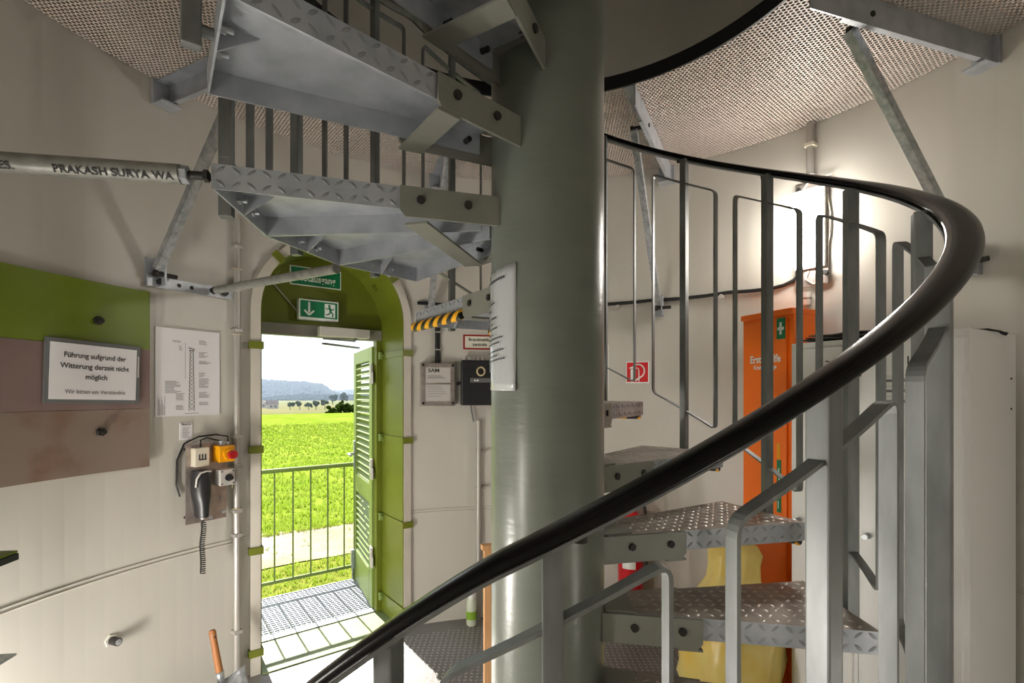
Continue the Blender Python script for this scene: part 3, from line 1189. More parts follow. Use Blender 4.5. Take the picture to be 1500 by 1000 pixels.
lb = wall_root('inspection_sticker', 150.6, 1.372, label='small white printed sticker above the telephone panel', cat='sticker')
MB().box(-0.030, 0.030, -0.004, -0.0, -0.042, 0.042).build('sheet', 'paper', lb)
text('lettering', 'TELEFON', 0.011, 'ink', lb, 0, 0.034, -0.005, bold=0.0003)
m = MB()
for i in range(7):
    bar(m, -0.018, 0.018 - 0.008 * i, 0.018 - 0.006 * (i % 3), 0.018 - 0.008 * i, 0.0018, -0.005)
stuff(m.build('printed_lines', 'ink_grey', lb))

# telephone panel
tp = wall_root('telephone_panel', 148.4, 1.112, label='metal panel with black telephone handset, yellow emergency stop and grey switch box', cat='telephone')
MB().box(-0.100, 0.100, -0.048, -0.045, -0.2, 0.2, 0.001).build('back_plate', 'stainless', tp)
for x in (-0.08, 0.08):
    for z in (-0.17, 0.17):
        MB().cyl((x, -0.045, z), (x, 0.005, z), 0.008, 8).build('standoff', 'bolt_dark', tp)
sb = MB().box(-0.077, -0.005, -0.09, -0.048, 0.085, 0.18, 0.006).build('socket_box', 'ivory', tp)
m = MB()
for i in range(3):
    m.box(-0.058 + 0.014 * i, -0.052 + 0.014 * i, -0.0915, -0.0895, 0.12, 0.148)
m.box(-0.058, -0.022, -0.0915, -0.0895, 0.118, 0.124)
m.build('slot', 'ink', sb)
es = MB().box(0.028, 0.108, -0.115, -0.048, 0.098, 0.182, 0.004).build('emergency_stop_box', 'yellow_box', tp)
m = MB()
m.cyl((0.074, -0.115, 0.138), (0.074, -0.128, 0.138), 0.028, 20)
m.build('stop_collar', 'yellow_box', es)
m = MB()
m.cyl((0.074, -0.128, 0.138), (0.074, -0.150, 0.138), 0.014, 16)
m.cyl((0.074, -0.150, 0.138), (0.074, -0.166, 0.138), 0.023, 20, r2=0.020)
m.build('mushroom_button', 'red_knob', es)
m = MB()
m.cyl((0.058, -0.08, 0.182), (0.058, -0.08, 0.205), 0.012, 10)
m.cyl((0.09, -0.08, 0.182), (0.09, -0.08, 0.2), 0.009, 10)
m.build('cable_gland', 'galv', es)
sw = MB().box(0.032, 0.108, -0.115, -0.048, -0.022, 0.060, 0.004).build('switch_box', 'white_grey', tp)
m = MB()
m.cyl((0.074, -0.115, 0.018), (0.074, -0.125, 0.018), 0.018, 16)
m.cyl((0.074, -0.125, 0.018), (0.074, -0.145, 0.018), 0.011, 12)
m.build('switch_knob', 'dark_plastic', sw)
for x in (0.041, 0.099):
    for z in (-0.013, 0.051):
        MB().cyl((x, -0.115, z), (x, -0.117, z), 0.004, 8).build('screw', 'ink', sw)
for x, z in ((0.02, -0.185), (0.085, -0.168), (0.02, -0.10), (0.072, -0.09)):
    MB().cyl((x, -0.048, z), (x, -0.056, z), 0.009 if z < -0.15 else 0.006, 10).build('screw', 'galv', tp)
m = MB()                                                # handset in its cradle
rings = []
for i in range(13):
    u = i / 12
    z = 0.068 - 0.235 * u
    w_ = 0.042 * (0.82 + 0.2 * sin(pi * min(u * 1.4, 1)) - 0.42 * max(0, u - 0.5) ** 1.1)
    d_ = 0.045 * (0.75 + 0.35 * sin(pi * (0.1 + 0.8 * u)))
    cx_ = -0.045 + 0.010 * u
    rings.append([(cx_ + w_ * cos(2 * pi * k / 16) * (1.0), -0.075 - d_ * max(sin(2 * pi * k / 16), -0.5), z) for k in range(16)])
m.loft(rings)
hs = m.build('handset', 'dark_plastic', tp)
m = MB()
m.tube([(-0.082, -0.11, -0.01), (-0.08, -0.114, 0.03), (-0.066, -0.119, 0.058), (-0.04, -0.121, 0.066), (-0.013, -0.117, 0.062)], 0.005)
m.build('grip_trim', 'white_grey', hs)
MB().cyl((-0.035, -0.095, -0.148), (-0.037, -0.08, -0.178), 0.012, 10, r2=0.008).build('cord_boot', 'white_grey', hs)
m = MB()
pts = []
for i in range(301):
    u = i / 300
    z = -0.178 - 0.272 * u
    rr = 0.0105 * min(1, u * 12)
    q = u * 2 * pi * 26
    pts.append((-0.034 + 0.006 * sin(u * 9) * (1 - u) + rr * cos(q), -0.078 + rr * sin(q), z))
m.tube(pts, 0.0028, 5)
m.build('coiled_cord', 'rubber_black', tp)
m = MB()
m.tube([(-0.04, -0.07, 0.18), (-0.035, -0.06, 0.215), (0.0, -0.055, 0.225), (0.03, -0.04, 0.215), (0.058, -0.08, 0.205)], 0.0035)
m.tube([(0.09, -0.08, 0.2), (0.10, -0.06, 0.225), (0.06, -0.02, 0.235), (-0.02, -0.012, 0.23), (-0.09, -0.015, 0.2), (-0.122, -0.012, 0.12), (-0.125, -0.012, 0.0), (-0.11, -0.015, -0.06)], 0.004)
m.build('wiring', 'rubber_black', tp)
m = MB()
m.tube([(0.104, -0.09, 0.0), (0.125, -0.06, 0.02), (0.136, -0.045, 0.025), (0.14, -0.035, -0.02), (0.14, -0.03, -0.06)], 0.0035)
m.tube([(0.104, -0.09, 0.01), (0.12, -0.06, 0.035), (0.14, -0.04, 0.03)], 0.0035)
m.build('wiring', 'cable_tie', tp)

cd = wall_root('conduit_pipe', 143.6, 0, label='thin vertical grey conduit on the wall left of the arched door', cat='pipe')
m = MB()
m.cyl((0, -0.026, 0.0), (0, -0.026, 2.5), 0.017, 14)
m.build('pipe', 'conduit', cd)
for z in (0.28, 0.80, 0.93, 1.17, 1.33, 1.90, 2.12, 2.35):
    m = MB()
    m.box(-0.022, 0.022, -0.046, -0.0, z - 0.010, z + 0.010, 0.003)
    m.build('clip', 'conduit', cd)
for z in (0.945, 1.88, 2.23):
    m = MB()
    m.tube([(0.0215 * cos(2 * pi * k / 12), -0.026 + 0.0215 * sin(2 * pi * k / 12), z) for k in range(13)], 0.0025, 5)
    m.build('cable_tie', 'cable_tie', cd)

# loose wall studs
for j, (th, z, lb_) in enumerate(((160.0, 0.472, 'stubby bolt end on the lower left wall'), (72.0, 0.60, 'small bolt end on the wall between two lower treads'))):
    b_ = wall_root('wall_stud', th, z, label=lb_, cat='bolt')
    MB().cyl((0, 0.0, 0), (0, -0.008, 0), 0.028, 6, smooth=False).build('washer', 'wall_paint', b_)
    MB().cyl((0, -0.006, 0), (0, -0.05, 0), 0.017, 12).build('shank', 'bolt_dark', b_)
    MB().cyl((0, -0.05, 0), (0, -0.0515, 0), 0.013, 12).build('end_face', 'galv_bright', b_)

# shovel leaning on the wall
t = RAD(148.2)
sv = empty('shovel', (1.78 * cos(t), 1.78 * sin(t), 0), t - pi / 2, label='short wooden-handled metal hand shovel against the wall', cat='shovel')
sv.rotation_euler = (RAD(-14), RAD(-3), t - pi / 2)
m = MB()
m.lathe([(0.016, 0.165), (0.017, 0.2), (0.015, 0.34), (0.017, 0.385), (0.012, 0.395)], 14)
m.build('handle', 'wood_dark', sv)
m = MB()
m.cyl((0, -0.0165, 0.36), (0, -0.0175, 0.36), 0.005, 10)
m.build('hang_hole', 'ink', sv)
m = MB()
m.cyl((0, 0, 0.13), (0, 0, 0.19), 0.012, 12, r2=0.019)
prof = []
vs, fs = [], []
for j in range(7):
    v = j / 6
    for i in range(9):
        u = i / 8 * 2 - 1
        vs.append((u * 0.105 * (1.0 if v < .8 else 1.0), -0.035 * (u * u) ** 1.2 - 0.01 * v, 0.145 - 0.15 * v + 0.03 * u * u * (1 - v)))
for j in range(6):
    for i in range(8):
        q = j * 9 + i
        fs.append((q, q + 1, q + 10, q + 9))
m.add(vs, fs, True)
bl_ = m.build('blade', 'galv_bright', sv)
md = bl_.modifiers.new('thick', 'SOLIDIFY')
md.thickness = 0.002

# corners of display stands entering at the left edge
st_ = empty('green_shelf', (-1.585, -0.18, 0), RAD(8), label='green-topped shelf corner with black edge low at the left picture border', cat='shelf')
m = MB()
m.box(-0.22, -0.02, -0.2, 0.2, 1.07, 1.078, 0.002)
m.build('top', 'plate_green', st_)
MB().box(-0.22, -0.018, -0.202, 0.202, 1.048, 1.069, 0.003).build('edge', 'rubber_black', st_)
MB().box(-0.2, -0.16, -0.02, 0.02, 0.0, 1.048, 0.003).build('leg', 'rubber_black', st_)
MB().box(-0.30, -0.06, -0.15, 0.15, 0.0, 0.012, 0.003).build('foot', 'rubber_black', st_)
MB().box(-0.2, 0.05, -0.16, 0.1, 0.80, 0.806, M=Matrix.Translation((0, 0, 0.0)) @ Matrix.Rotation(RAD(0), 4, 'Y')).build('lower_tray', 'galv_bright', st_)

# ------------------------------------------------------------------ wall right of the door
sm = wall_root('control_box', 108.15, 1.622, label='metal plate box lettered SAM with two printed labels', cat='box')
MB().box(-0.115, 0.115, -0.06, 0.004, -0.145, 0.145, 0.004).build('housing', 'stainless', sm)
MB().box(-0.083, 0.083, -0.0635, -0.059, 0.012, 0.115).build('label_plate', 'white_grey', sm)
MB().box(-0.083, 0.083, -0.0635, -0.059, -0.112, 0.0).build('label_plate', 'white_grey', sm)
text('lettering', 'SAM', 0.034, 'ink', sm, -0.03, 0.093, -0.0645, bold=0.0006, sx=1.2)
m = MB()
for i in range(9):
    bar(m, -0.07, 0.06 - 0.006 * i if i < 4 else -0.015 - 0.016 * (i - 4), 0.02 + 0.012 * (i % 4), 0.06 - 0.006 * i if i < 4 else -0.015 - 0.016 * (i - 4), 0.0022, -0.0645)
stuff(m.build('printed_lines', 'ink_grey', sm))
for x in (-0.1, 0.1):
    for z in (-0.125, 0.13):
        MB().cyl((x, -0.06, z), (x, -0.066, z), 0.009, 10).build('screw', 'bolt_dark', sm)
cb = wall_root('black_cable', 107.9, 1.76, label='pair of black cables running down the wall into the metal plate box', cat='cable')
m = MB()
m.tube([(-0.012, -0.012, 0.01), (-0.012, -0.012, 0.3), (-0.012, -0.012, 0.36)], 0.010)
m.tube([(0.012, -0.012, 0.01), (0.006, -0.012, 0.12), (0.010, -0.012, 0.36)], 0.008)
m.build('cable', 'rubber_black', cb)
for z in (0.1, 0.22):
    MB().box(-0.026, 0.024, -0.024, 0.0, z - 0.004, z + 0.004).build('clip', 'conduit', cb)

fp = wall_root('fire_alarm_panel', 100.3, 1.636, label='black fire alarm control unit half hidden behind the column', cat='alarm panel')
MB().box(-0.11, 0.16, -0.10, 0.0, -0.155, 0.152, 0.008).build('housing', 'dark_plastic', fp)
MB().box(-0.055, 0.15, -0.104, -0.098, -0.005, 0.095, 0.003).build('display', 'rubber_black', fp)
MB().box(-0.052, 0.15, -0.106, -0.1035, 0.0, 0.03).build('key_strip', 'frame_grey', fp)
MB().box(-0.11, 0.16, -0.103, -0.1, -0.055, -0.050).build('groove', 'rubber_black', fp)
for x in (-0.04, -0.022):
    MB().cyl((x + 0.02, -0.106, 0.014), (x + 0.02, -0.108, 0.014), 0.006, 10).build('button', 'sign_white', fp)
for x in (-0.09, -0.06, 0.0, 0.03):
    MB().cyl((x, -0.05, 0.15), (x, -0.05, 0.178), 0.012, 10).build('gland', 'white_grey', fp)
m = MB()
m.tube([(-0.01 + 0.026 * cos(2 * pi * k / 20) + 0.03, -0.108, 0.075 + 0.028 * sin(2 * pi * k / 20)) for k in range(21)], 0.006)
m.build('key_ring', 'cable_tie', fp)
MB().tube([(-0.11, -0.03, 0.0), (-0.125, -0.03, -0.008), (-0.138, -0.03, -0.005)], 0.010).build('cable', 'rubber_black', fp)
m = MB()
m.tube([(-0.04, -0.03, -0.155), (-0.035, -0.03, -0.2), (-0.02, -0.028, -0.27)], 0.005)
m.build('cable', 'frame_grey', fp)

bs = wall_root('fire_panel_sign', 99.6, 1.92, label='red-bordered cream sign lettered Brandmelde zentrale under the striped tread', cat='sign')
MB().box(-0.115, 0.115, -0.006, 0.006, -0.052, 0.05).build('border', 'sign_darkred', bs)
MB().box(-0.103, 0.105, -0.0075, -0.005, -0.041, 0.039).build('face', 'sign_cream', bs)
text('lettering', 'Brandmelde-', 0.032, 'ink', bs, 0.0, 0.016, -0.0085, bold=0.0006, sx=0.95)
text('lettering', 'zentrale', 0.032, 'ink', bs, 0.0, -0.018, -0.0085, bold=0.0006, sx=0.95)

cd = wall_root('conduit_pipe', 99.9, 0, label='vertical grey conduit below the black alarm unit', cat='pipe')
MB().cyl((0, -0.026, 0.0), (0, -0.026, 1.37), 0.0165, 14).build('pipe', 'conduit', cd)
MB().cyl((0, -0.026, 1.33), (0, -0.026, 1.375), 0.019, 14).build('sleeve', 'conduit', cd)
for z in (0.915, 1.165):
    m = MB()
    m.box(-0.02, 0.04, -0.02, 0.0, z - 0.009, z + 0.009, 0.002)
    m.cyl((0.036, -0.02, z), (0.036, -0.05, z), 0.012, 8)
    m.build('clip', 'stainless', cd)

t = RAD(101.6)
bo = empty('spray_bottle', (1.90 * cos(t), 1.90 * sin(t), 0), 0, label='white-capped clear bottle with green label on the floor by the conduit', cat='bottle')
MB().lathe([(0.03, 0.0), (0.036, 0.01), (0.036, 0.14), (0.028, 0.18), (0.022, 0.19)], 16).build('body', 'plastic_clear', bo)
MB().lathe([(0.0366, 0.045), (0.0366, 0.10)], 16).build('label', 'label_green', bo)
MB().lathe([(0.024, 0.185), (0.026, 0.2), (0.026, 0.30), (0.018, 0.315)], 16).build('cap', 'sign_white', bo)

# wooden rack, mostly behind the column
wr = empty('wooden_rack', (-0.228, 0.92, 0), RAD(20), label='light wooden rack with rungs standing behind the column', cat='rack')
MB().box(-0.018, 0.018, -0.014, 0.014, 0.0, 0.80, 0.002).build('upright', 'wood', wr)
MB().box(0.36, 0.396, -0.014, 0.014, 0.0, 0.80, 0.002).build('upright', 'wood', wr)
MB().box(-0.03, 0.41, -0.018, 0.018, 0.80, 0.825, 0.002).build('top_bar', 'wood', wr)
for z in (0.14, 0.30, 0.46, 0.62):
    MB().box(0.01, 0.37, -0.010, 0.010, z, z + 0.022, 0.002).build('rung', 'wood', wr)

# ------------------------------------------------------------------ wall right of the column
rs_ = wall_root('fire_extinguisher_sign', 68.3, 1.705, label='red square sign with a white extinguisher and hose symbol', cat='sign')
MB().box(-0.076, 0.076, -0.006, 0.004, -0.074, 0.074).build('border', 'sign_white', rs_)
MB().box(-0.07, 0.07, -0.0075, -0.005, -0.066, 0.066).build('face', 'sign_red', rs_)
m = MB()
YS = -0.0085
m.box(-0.045, -0.024, YS, YS + 0.001, -0.062, 0.02)
bar(m, -0.05, 0.028, -0.02, 0.04, 0.008, YS)
m.box(-0.039, -0.031, YS, YS + 0.001, 0.02, 0.035)
pv = None
for i in range(15):
    a = RAD(150 - 200 * i / 14)
    p = (0.004 + 0.042 * cos(a), 0.008 + 0.045 * sin(a))
    if pv:
        bar(m, pv[0], pv[1], p[0], p[1], 0.009, YS)
    pv = p
bar(m, pv[0], pv[1], -0.012, -0.055, 0.010, YS)
pv = None
for i in range(9):
    a = RAD(170 - 170 * i / 8)
    p = (-0.006 + 0.016 * cos(a), 0.01 + 0.018 * sin(a))
    if pv:
        bar(m, pv[0], pv[1], p[0], p[1], 0.006, YS)
    pv = p
bar(m, 0.010, 0.01, 0.010, -0.06, 0.007, YS)
m.build('symbol', 'sign_white', rs_)

gs = wall_root('green_sign', 76.2, 1.708, label='tall green sign with white border half hidden by the column edge', cat='sign')
MB().box(-0.08, 0.082, -0.006, 0.004, -0.188, 0.188).build('border', 'sign_white', gs)
MB().box(-0.072, 0.074, -0.0075, -0.005, -0.18, 0.18).build('face', 'sign_green', gs)

wc = empty('wall_cable', (0, 0, 2.17), 0, label='thin black cable clipped across the curved wall to the lamp', cat='cable')
m = MB()
pts = []
for a, z in ((112, 0.0), (105, -0.004), (90, 0.0), (80, 0.004), (74, 0.002), (69, 0.006), (65, 0.011), (60, 0.006), (56, 0.008), (52, 0.014), (48, 0.006), (45, 0.004), (43, 0.012), (41.5, 0.03), (40.4, 0.06), (39.9, 0.10)):
    pts.append((1.985 * cos(RAD(a)), 1.985 * sin(RAD(a)), z))
fine = []
for i in range(len(pts) - 1):
    for j in range(4):
        fine.append(Vector(pts[i]).lerp(Vector(pts[i + 1]), j / 4))
fine.append(pts[-1])
m.tube(fine, 0.011)
m.build('cable', 'rubber_black', wc)
for a, z in ((72.0, 0.0), (53.0, 0.012)):
    m = MB()
    m.cyl((2.0 * cos(RAD(a)), 2.0 * sin(RAD(a)), z - 0.02), (1.965 * cos(RAD(a)), 1.965 * sin(RAD(a)), z - 0.02), 0.014, 10)
    m.build('clip', 'white_grey', wc)


def bulkhead_lamp(th, zc, power, label, emname):
    L = wall_root('bulkhead_lamp', th, zc, label=label, cat='lamp', group='bulkhead lamps on the tower wall')  # name and group also cover the added fill lamps
    MB().box(-0.085, 0.085, -0.022, -0.014, -0.285, 0.29, 0.004).build('back_plate', 'stainless', L)
    for z in (-0.2, 0.2):
        MB().cyl((0, 0.005, z), (0, -0.016, z), 0.012, 8).build('standoff', 'bolt_dark', L)
    MB().box(-0.075, 0.075, -0.05, -0.022, -0.19, 0.235, 0.006).build('base', 'white_grey', L)
    area = 2 * (0.13 * 0.4) + 2 * (0.06 * 0.4)
    emis(emname, (255, 249, 240), power / (pi * area * 0.82))
    MB().box(-0.068, 0.068, -0.115, -0.050, -0.18, 0.225, 0.012).build('diffuser', emname, L)
    MB().box(-0.077, 0.077, -0.056, -0.048, -0.192, 0.237, 0.003).build('rim', 'sign_white', L)
    m = MB()
    m.tube([(0.078, -0.02, 0.20), (0.092, -0.02, 0.1), (0.09, -0.02, -0.02), (0.08, -0.02, -0.08)], 0.004)
    m.tube([(-0.01, -0.03, -0.2), (-0.03, -0.03, -0.24), (0.01, -0.03, -0.275), (0.06, -0.03, -0.27)], 0.004)
    m.tube([(-0.005, -0.03, 0.30), (-0.03, -0.03, 0.27), (-0.04, -0.04, 0.235)], 0.004)
    m.tube([(0.0, -0.03, 0.31), (0.05, -0.03, 0.29), (0.10, -0.03, 0.30)], 0.004)
    m.build('wire', 'ivory', L)
    for x in (-0.065, 0.068):
        MB().cyl((x, -0.022, 0.265), (x, -0.03, 0.265), 0.012, 8).build('bolt', 'bolt_dark', L)
    MB().cyl((0.075, -0.022, -0.225), (0.075, -0.05, -0.225), 0.014, 6, smooth=False).build('bolt', 'bolt_dark', L)
    return L


bulkhead_lamp(38.7, 2.438, LAMP_W, 'lit white bulkhead lamp on the wall above the orange cabinet', 'lamp_glow')
for th_, z_, pw_, lb_ in ((189.0, 0.36, 66.0, 'low on the wall left of the photographer'), (-40.0, 0.36, 6.0, 'low on the wall right of the photographer'), (217.0, 0.95, 17.0, 'at waist height on the wall behind the photographer')):  # fill lamps added out of view to brighten walls and tread undersides
    bulkhead_lamp(th_, z_, pw_ * FILL_LAMP_W, 'added unseen fill lamp ' + lb_, 'fill_glow_' + str(int(th_) % 360))

cd = wall_root('conduit_pipe', 38.8, 0, label='vertical grey conduit running from the wall lamp up to the ceiling', cat='pipe')
m = MB()
m.cyl((0, -0.03, 2.74), (0, -0.03, Z_C - 0.002), 0.019, 14)
m.build('pipe', 'conduit', cd)
cdl = wall_root('conduit_pipe', 38.8, 0, label='vertical grey conduit on the wall below the lamp, behind the orange cabinet', cat='pipe')
m = MB()
m.cyl((-0.02, -0.03, 0.0), (-0.02, -0.03, 2.09), 0.019, 14)
m.build('pipe', 'conduit', cdl)
for z, x in ((2.735, 0), (2.09, -0.02), (2.05, -0.02)):
    MB().cyl((x, -0.03, z), (x, -0.03, z + 0.03), 0.025, 14).build('coupling', 'white_grey', cd if x == 0 else cdl)
for z, x in ((2.93, 0), (2.0, -0.02)):
    m = MB()
    m.box(x - 0.026, x + 0.026, -0.052, 0.0, z - 0.010, z + 0.010, 0.003)
    m.build('clip', 'ivory', cd if x == 0 else cdl)

# orange first aid cabinet
oc = empty('first_aid_cabinet', (1.318, 1.026, 0), RAD(112 - 90 - 90), label='tall orange first aid cabinet with white lettering and green cross', cat='cabinet')
# local: x runs from the left front corner to the right front corner, y into the wall
OW, OD, OH = 0.32, 0.21, 2.0
MB().box(-OW, 0, 0.012, OD, 0.0, OH - 0.015, 0.003).build('body', 'orange', oc)
MB().box(-OW - 0.004, 0.004, -0.004, OD + 0.002, OH - 0.03, OH, 0.004).build('lid', 'orange', oc)
od = MB().box(-OW + 0.024, -0.030, -0.002, 0.013, 0.06, OH - 0.05, 0.002).build('door', 'orange', oc)
MB().box(-0.086, -0.036, -0.0045, -0.0015, OH - 0.155, OH - 0.045).build('cross_sign', 'sign_green', od)
m = MB()
m.box(-0.068, -0.055, -0.006, -0.004, OH - 0.132, OH - 0.068)
m.box(-0.080, -0.042, -0.006, -0.004, OH - 0.109, OH - 0.093)
m.build('cross', 'sign_white', od)
text('lettering', 'Erste Hilfe', 0.056, 'sign_white', od, -0.160, OH - 0.255, -0.004, bold=0.0016, sx=0.82)
text('lettering', 'Krankentrage', 0.031, 'sign_white', od, -0.160, OH - 0.298, -0.004, bold=0.0008, sx=0.86)
m = MB()
m.box(-0.085, -0.066, -0.0045, -0.0015, 1.22, 1.30)
m.build('sticker', 'yellow_box', od)
m = MB()
m.box(-0.085, -0.06, -0.0045, -0.0015, 0.94, 1.215)
stk = m.build('sticker', 'sign_green', od)
m = MB()
bar(m, -0.072, 1.17, -0.076, 1.13, 0.006, -0.006)
bar(m, -0.076, 1.13, -0.068, 1.105, 0.005, -0.006)
m.box(-0.083, -0.075, -0.006, -0.004, 1.06, 1.09)
m.box(-0.083, -0.075, -0.006, -0.004, 1.02, 1.026)
m.box(-0.078, -0.074, -0.006, -0.004, 0.96, 1.0)
m.build('symbols', 'sign_white', stk)
m = MB()
m.tube([(-0.21, -0.008, 0.905), (-0.225, -0.012, 0.93), (-0.215, -0.012, 0.945), (-0.2, -0.012, 0.93), (-0.205, -0.01, 0.84), (-0.225, -0.01, 0.83)], 0.004)
m.build('hook', 'galv_bright', od)

# white lockers
fx, fy = cos(RAD(118)), sin(RAD(118))
for k in range(2):
    lk = empty('locker', (1.55 + fx * 0.38 * k, 0.29 + fy * 0.38 * k, 0), RAD(118 - 180),
               label=('white metal locker with slotted vents and a round knob, nearest the right border' if k == 0 else 'white metal locker standing beside the orange cabinet'),
               cat='locker', group='white lockers')
    LW, LD, LH = (0.378, 0.42, 1.80) if k == 0 else (0.298, 0.34, 1.80)
    VX = -0.2175 if k == 0 else -0.15
    MB().box(-LW, 0, 0.014, LD, 0.0, LH, 0.003).build('body', 'locker_white', lk)
    ld = MB().box(-LW + 0.018, -0.018, 0.0, 0.016, 0.08, LH - 0.03, 0.003).build('door', 'locker_white', lk)
    for j in range(3):
        m = MB()
        z = LH - 0.175 - 0.042 * j
        vs = []
        for i in range(9):
            x = VX - 0.057 + 0.114 * i / 8
            hgt = 0.010 * min(1, min(i, 8 - i) / 1.5)
            vs.append([(x, 0.0, z + 0.010), (x, -hgt, z + 0.004), (x, -hgt, z - 0.004), (x, 0.002, z - 0.008)])
        m.loft(vs, smooth=False)
        m.build('vent', 'locker_white', ld)
        MB().box(VX - 0.055, VX + 0.055, -0.0015, 0.001, z - 0.017, z - 0.007).build('vent_slot', 'ink_grey', ld)
    m = MB()
    kx = -LW + 0.045
    m.cyl((kx, 0, 0.96), (kx, -0.012, 0.96), 0.014, 14)
    m.cyl((kx, -0.012, 0.96), (kx + 0.006, -0.04, 0.962), 0.011, 12)
    m.build('lock_knob', 'galv_bright', ld)
    text('number', '1' if k == 0 else '2', 0.05, 'ink', ld, VX + 0.03, LH - 0.11, -0.0015)
    if k == 0:
        for x_, z_ in ((0.37, 1.62), (0.37, 1.50)):
            MB().cyl((-0.001, x_, z_), (0.003, x_, z_), 0.004, 8).build('side_hole', 'bolt_dark', lk)
    # things lying on top
pc = empty('folded_papers', (1.36, 0.77, 1.80), RAD(28), label='grey stack of crumpled papers on top of the left white locker', cat='papers')
m = MB()
random.seed(5)
for j in range(4):
    vs, fs = [], []
    for a in range(6):
        for b in range(6):
            vs.append((-0.06 + 0.04 * a + 0.01 * j, -0.16 + 0.055 * b - 0.008 * j, 0.004 + 0.007 * j + 0.006 * abs(sin(a * 1.7 + b * 1.1 + j))))
    for a in range(5):
        for b in range(5):
            q = a * 6 + b
            fs.append((q, q + 1, q + 7, q + 6))
    mm = MB()
    mm.add(vs, fs, True)
    o = mm.build('sheet', 'newsprint' if j % 2 else 'black_cloth', pc)
    md = o.modifiers.new('thick', 'SOLIDIFY')
    md.thickness = 0.004
bk = empty('black_cloth', (1.74, 0.405, 1.80), RAD(28), label='black cloth flap on top of the right white locker', cat='cloth')
m = MB()
vs, fs = [], []
for a in range(9):
    for b in range(6):
        x = -0.05 + 0.017 * a
        y = -0.012 + 0.05 * b
        z = 0.004 + 0.012 * abs(sin(a * 0.9 + b * 0.6)) * (0.4 + 0.12 * a)
        if b == 0:
            y -= 0.012
            z = 0.0 - 0.02 * max(0, (a - 4) / 4) * (1 if a < 8 else 0.2)
        vs.append((x, y, z))
for a in range(8):
    for b in range(5):
        q = a * 6 + b
        fs.append((q, q + 1, q + 7, q + 6))
m.add(vs, fs, True)
o = m.build('flap', 'black_cloth', bk)
md = o.modifiers.new('thick', 'SOLIDIFY')
md.thickness = 0.003

# fire extinguisher under the signs
t = RAD(69.0)
fe = empty('fire_extinguisher', (1.84 * cos(t), 1.84 * sin(t), 0), t - pi / 2, label='red fire extinguisher with white label behind the treads', cat='extinguisher')
MB().lathe([(0.07, 0.22), (0.08, 0.24), (0.082, 0.70), (0.07, 0.77), (0.03, 0.81), (0.03, 0.84)], 24).build('cylinder', 'red_can', fe)
m = MB()
pts = []
vs, fs = [], []
for i in range(9):
    a = RAD(-120 + 60 * i / 8)
    for z in (0.45, 0.68):
        vs.append((0.0832 * cos(a), 0.0832 * sin(a), z))
for i in range(8):
    fs.append((2 * i, 2 * i + 2, 2 * i + 3, 2 * i + 1))
m.add(vs, fs, True)
m.build('label', 'sign_white', fe)
m = MB()
m.cyl((0, 0, 0.84), (0, 0, 0.875), 0.018, 12)
m.box(-0.012, 0.012, -0.10, 0.03, 0.875, 0.887, 0.002)
m.build('valve', 'rubber_black', fe)
MB().tube([(0.02, -0.02, 0.86), (0.09, -0.03, 0.84), (0.105, -0.02, 0.7), (0.1, -0.01, 0.4)], 0.010).build('hose', 'rubber_black', fe)
m = MB()
m.box(-0.05, 0.05, 0.07, 0.165, 0.18, 0.74, 0.004)
m.box(-0.07, 0.07, -0.07, 0.08, 0.205, 0.222, 0.004)
m.build('wall_holder', 'frame_grey', fe)

# yellow sack
bg_ = empty('waste_sack', (0.98, 1.02, 0), 0, label='translucent yellow waste sack tied at the neck in front of the orange cabinet', cat='sack')
m = MB()
rings = []
prof = [(0.10, 0.0), (0.19, 0.02), (0.235, 0.12), (0.245, 0.25), (0.23, 0.38), (0.20, 0.48), (0.16, 0.56), (0.125, 0.63), (0.115, 0.70), (0.12, 0.76), (0.10, 0.80), (0.05, 0.825)]
for r_, z in prof:
    ring = []
    for k in range(40):
        a = 2 * pi * k / 40
        rr = r_ * (1 + 0.07 * sin(3 * a + z * 5) + 0.05 * sin(7 * a - z * 9) + 0.03 * sin(13 * a + z * 20))
        ring.append((rr * cos(a) + 0.05 * z, rr * sin(a), z))
    rings.append(ring)
m.loft(rings)
m.build('sack', 'bag_yellow', bg_)

# ------------------------------------------------------------------ outside: platform
DM = door.matrix_basis.copy()


def dpt(s, d, z):
    return Matrix.Rotation(DOOR_TH - pi / 2, 4, 'Z') @ Vector((s, d, z)) + Vector((R_T * cos(DOOR_TH), R_T * sin(DOOR_TH), 0))


gp = empty('grating_platform', dpt(0, 0, 0), DOOR_TH - pi / 2, label='steel grating platform outside the open door', cat='platform')
m = MB()
x = -0.62
while x <= 0.62:
    m.box(x - 0.0015, x + 0.0015, 0.36, 1.03, -0.032, -0.002)
    x += 0.0333
y = 0.37
while y <= 1.03:
    m.box(-0.62, 0.62, y - 0.003, y + 0.003, -0.012, -0.003)
    y += 0.0333
stuff(m.build('grating_bars', 'grate', gp))
m = MB()
m.box(-0.63, 0.63, 0.352, 0.360, -0.05, 0.0)
m.box(-0.63, 0.63, 1.03, 1.038, -0.05, 0.0)
m.box(-0.638, -0.63, 0.352, 1.038, -0.05, 0.0)
m.box(0.63, 0.638, 0.352, 1.038, -0.05, 0.0)
m.build('edge_frame', 'grate', gp)
for x, y in ((-0.6, 0.4), (0.6, 0.4), (-0.6, 1.0), (0.6, 1.0)):
    MB().box(x - 0.025, x + 0.025, y - 0.025, y + 0.025, -0.45, -0.05).build('support_leg', 'grate', gp)
rl = empty('platform_railing', dpt(0, 0, 0), DOOR_TH - pi / 2, label='light green tubular railing outside the open door', cat='railing')
m = MB()
m.cyl((-0.62, 1.0, 0.97), (0.62, 1.0, 0.97), 0.0175, 12)
m.build('top_rail', 'green_outside', rl)
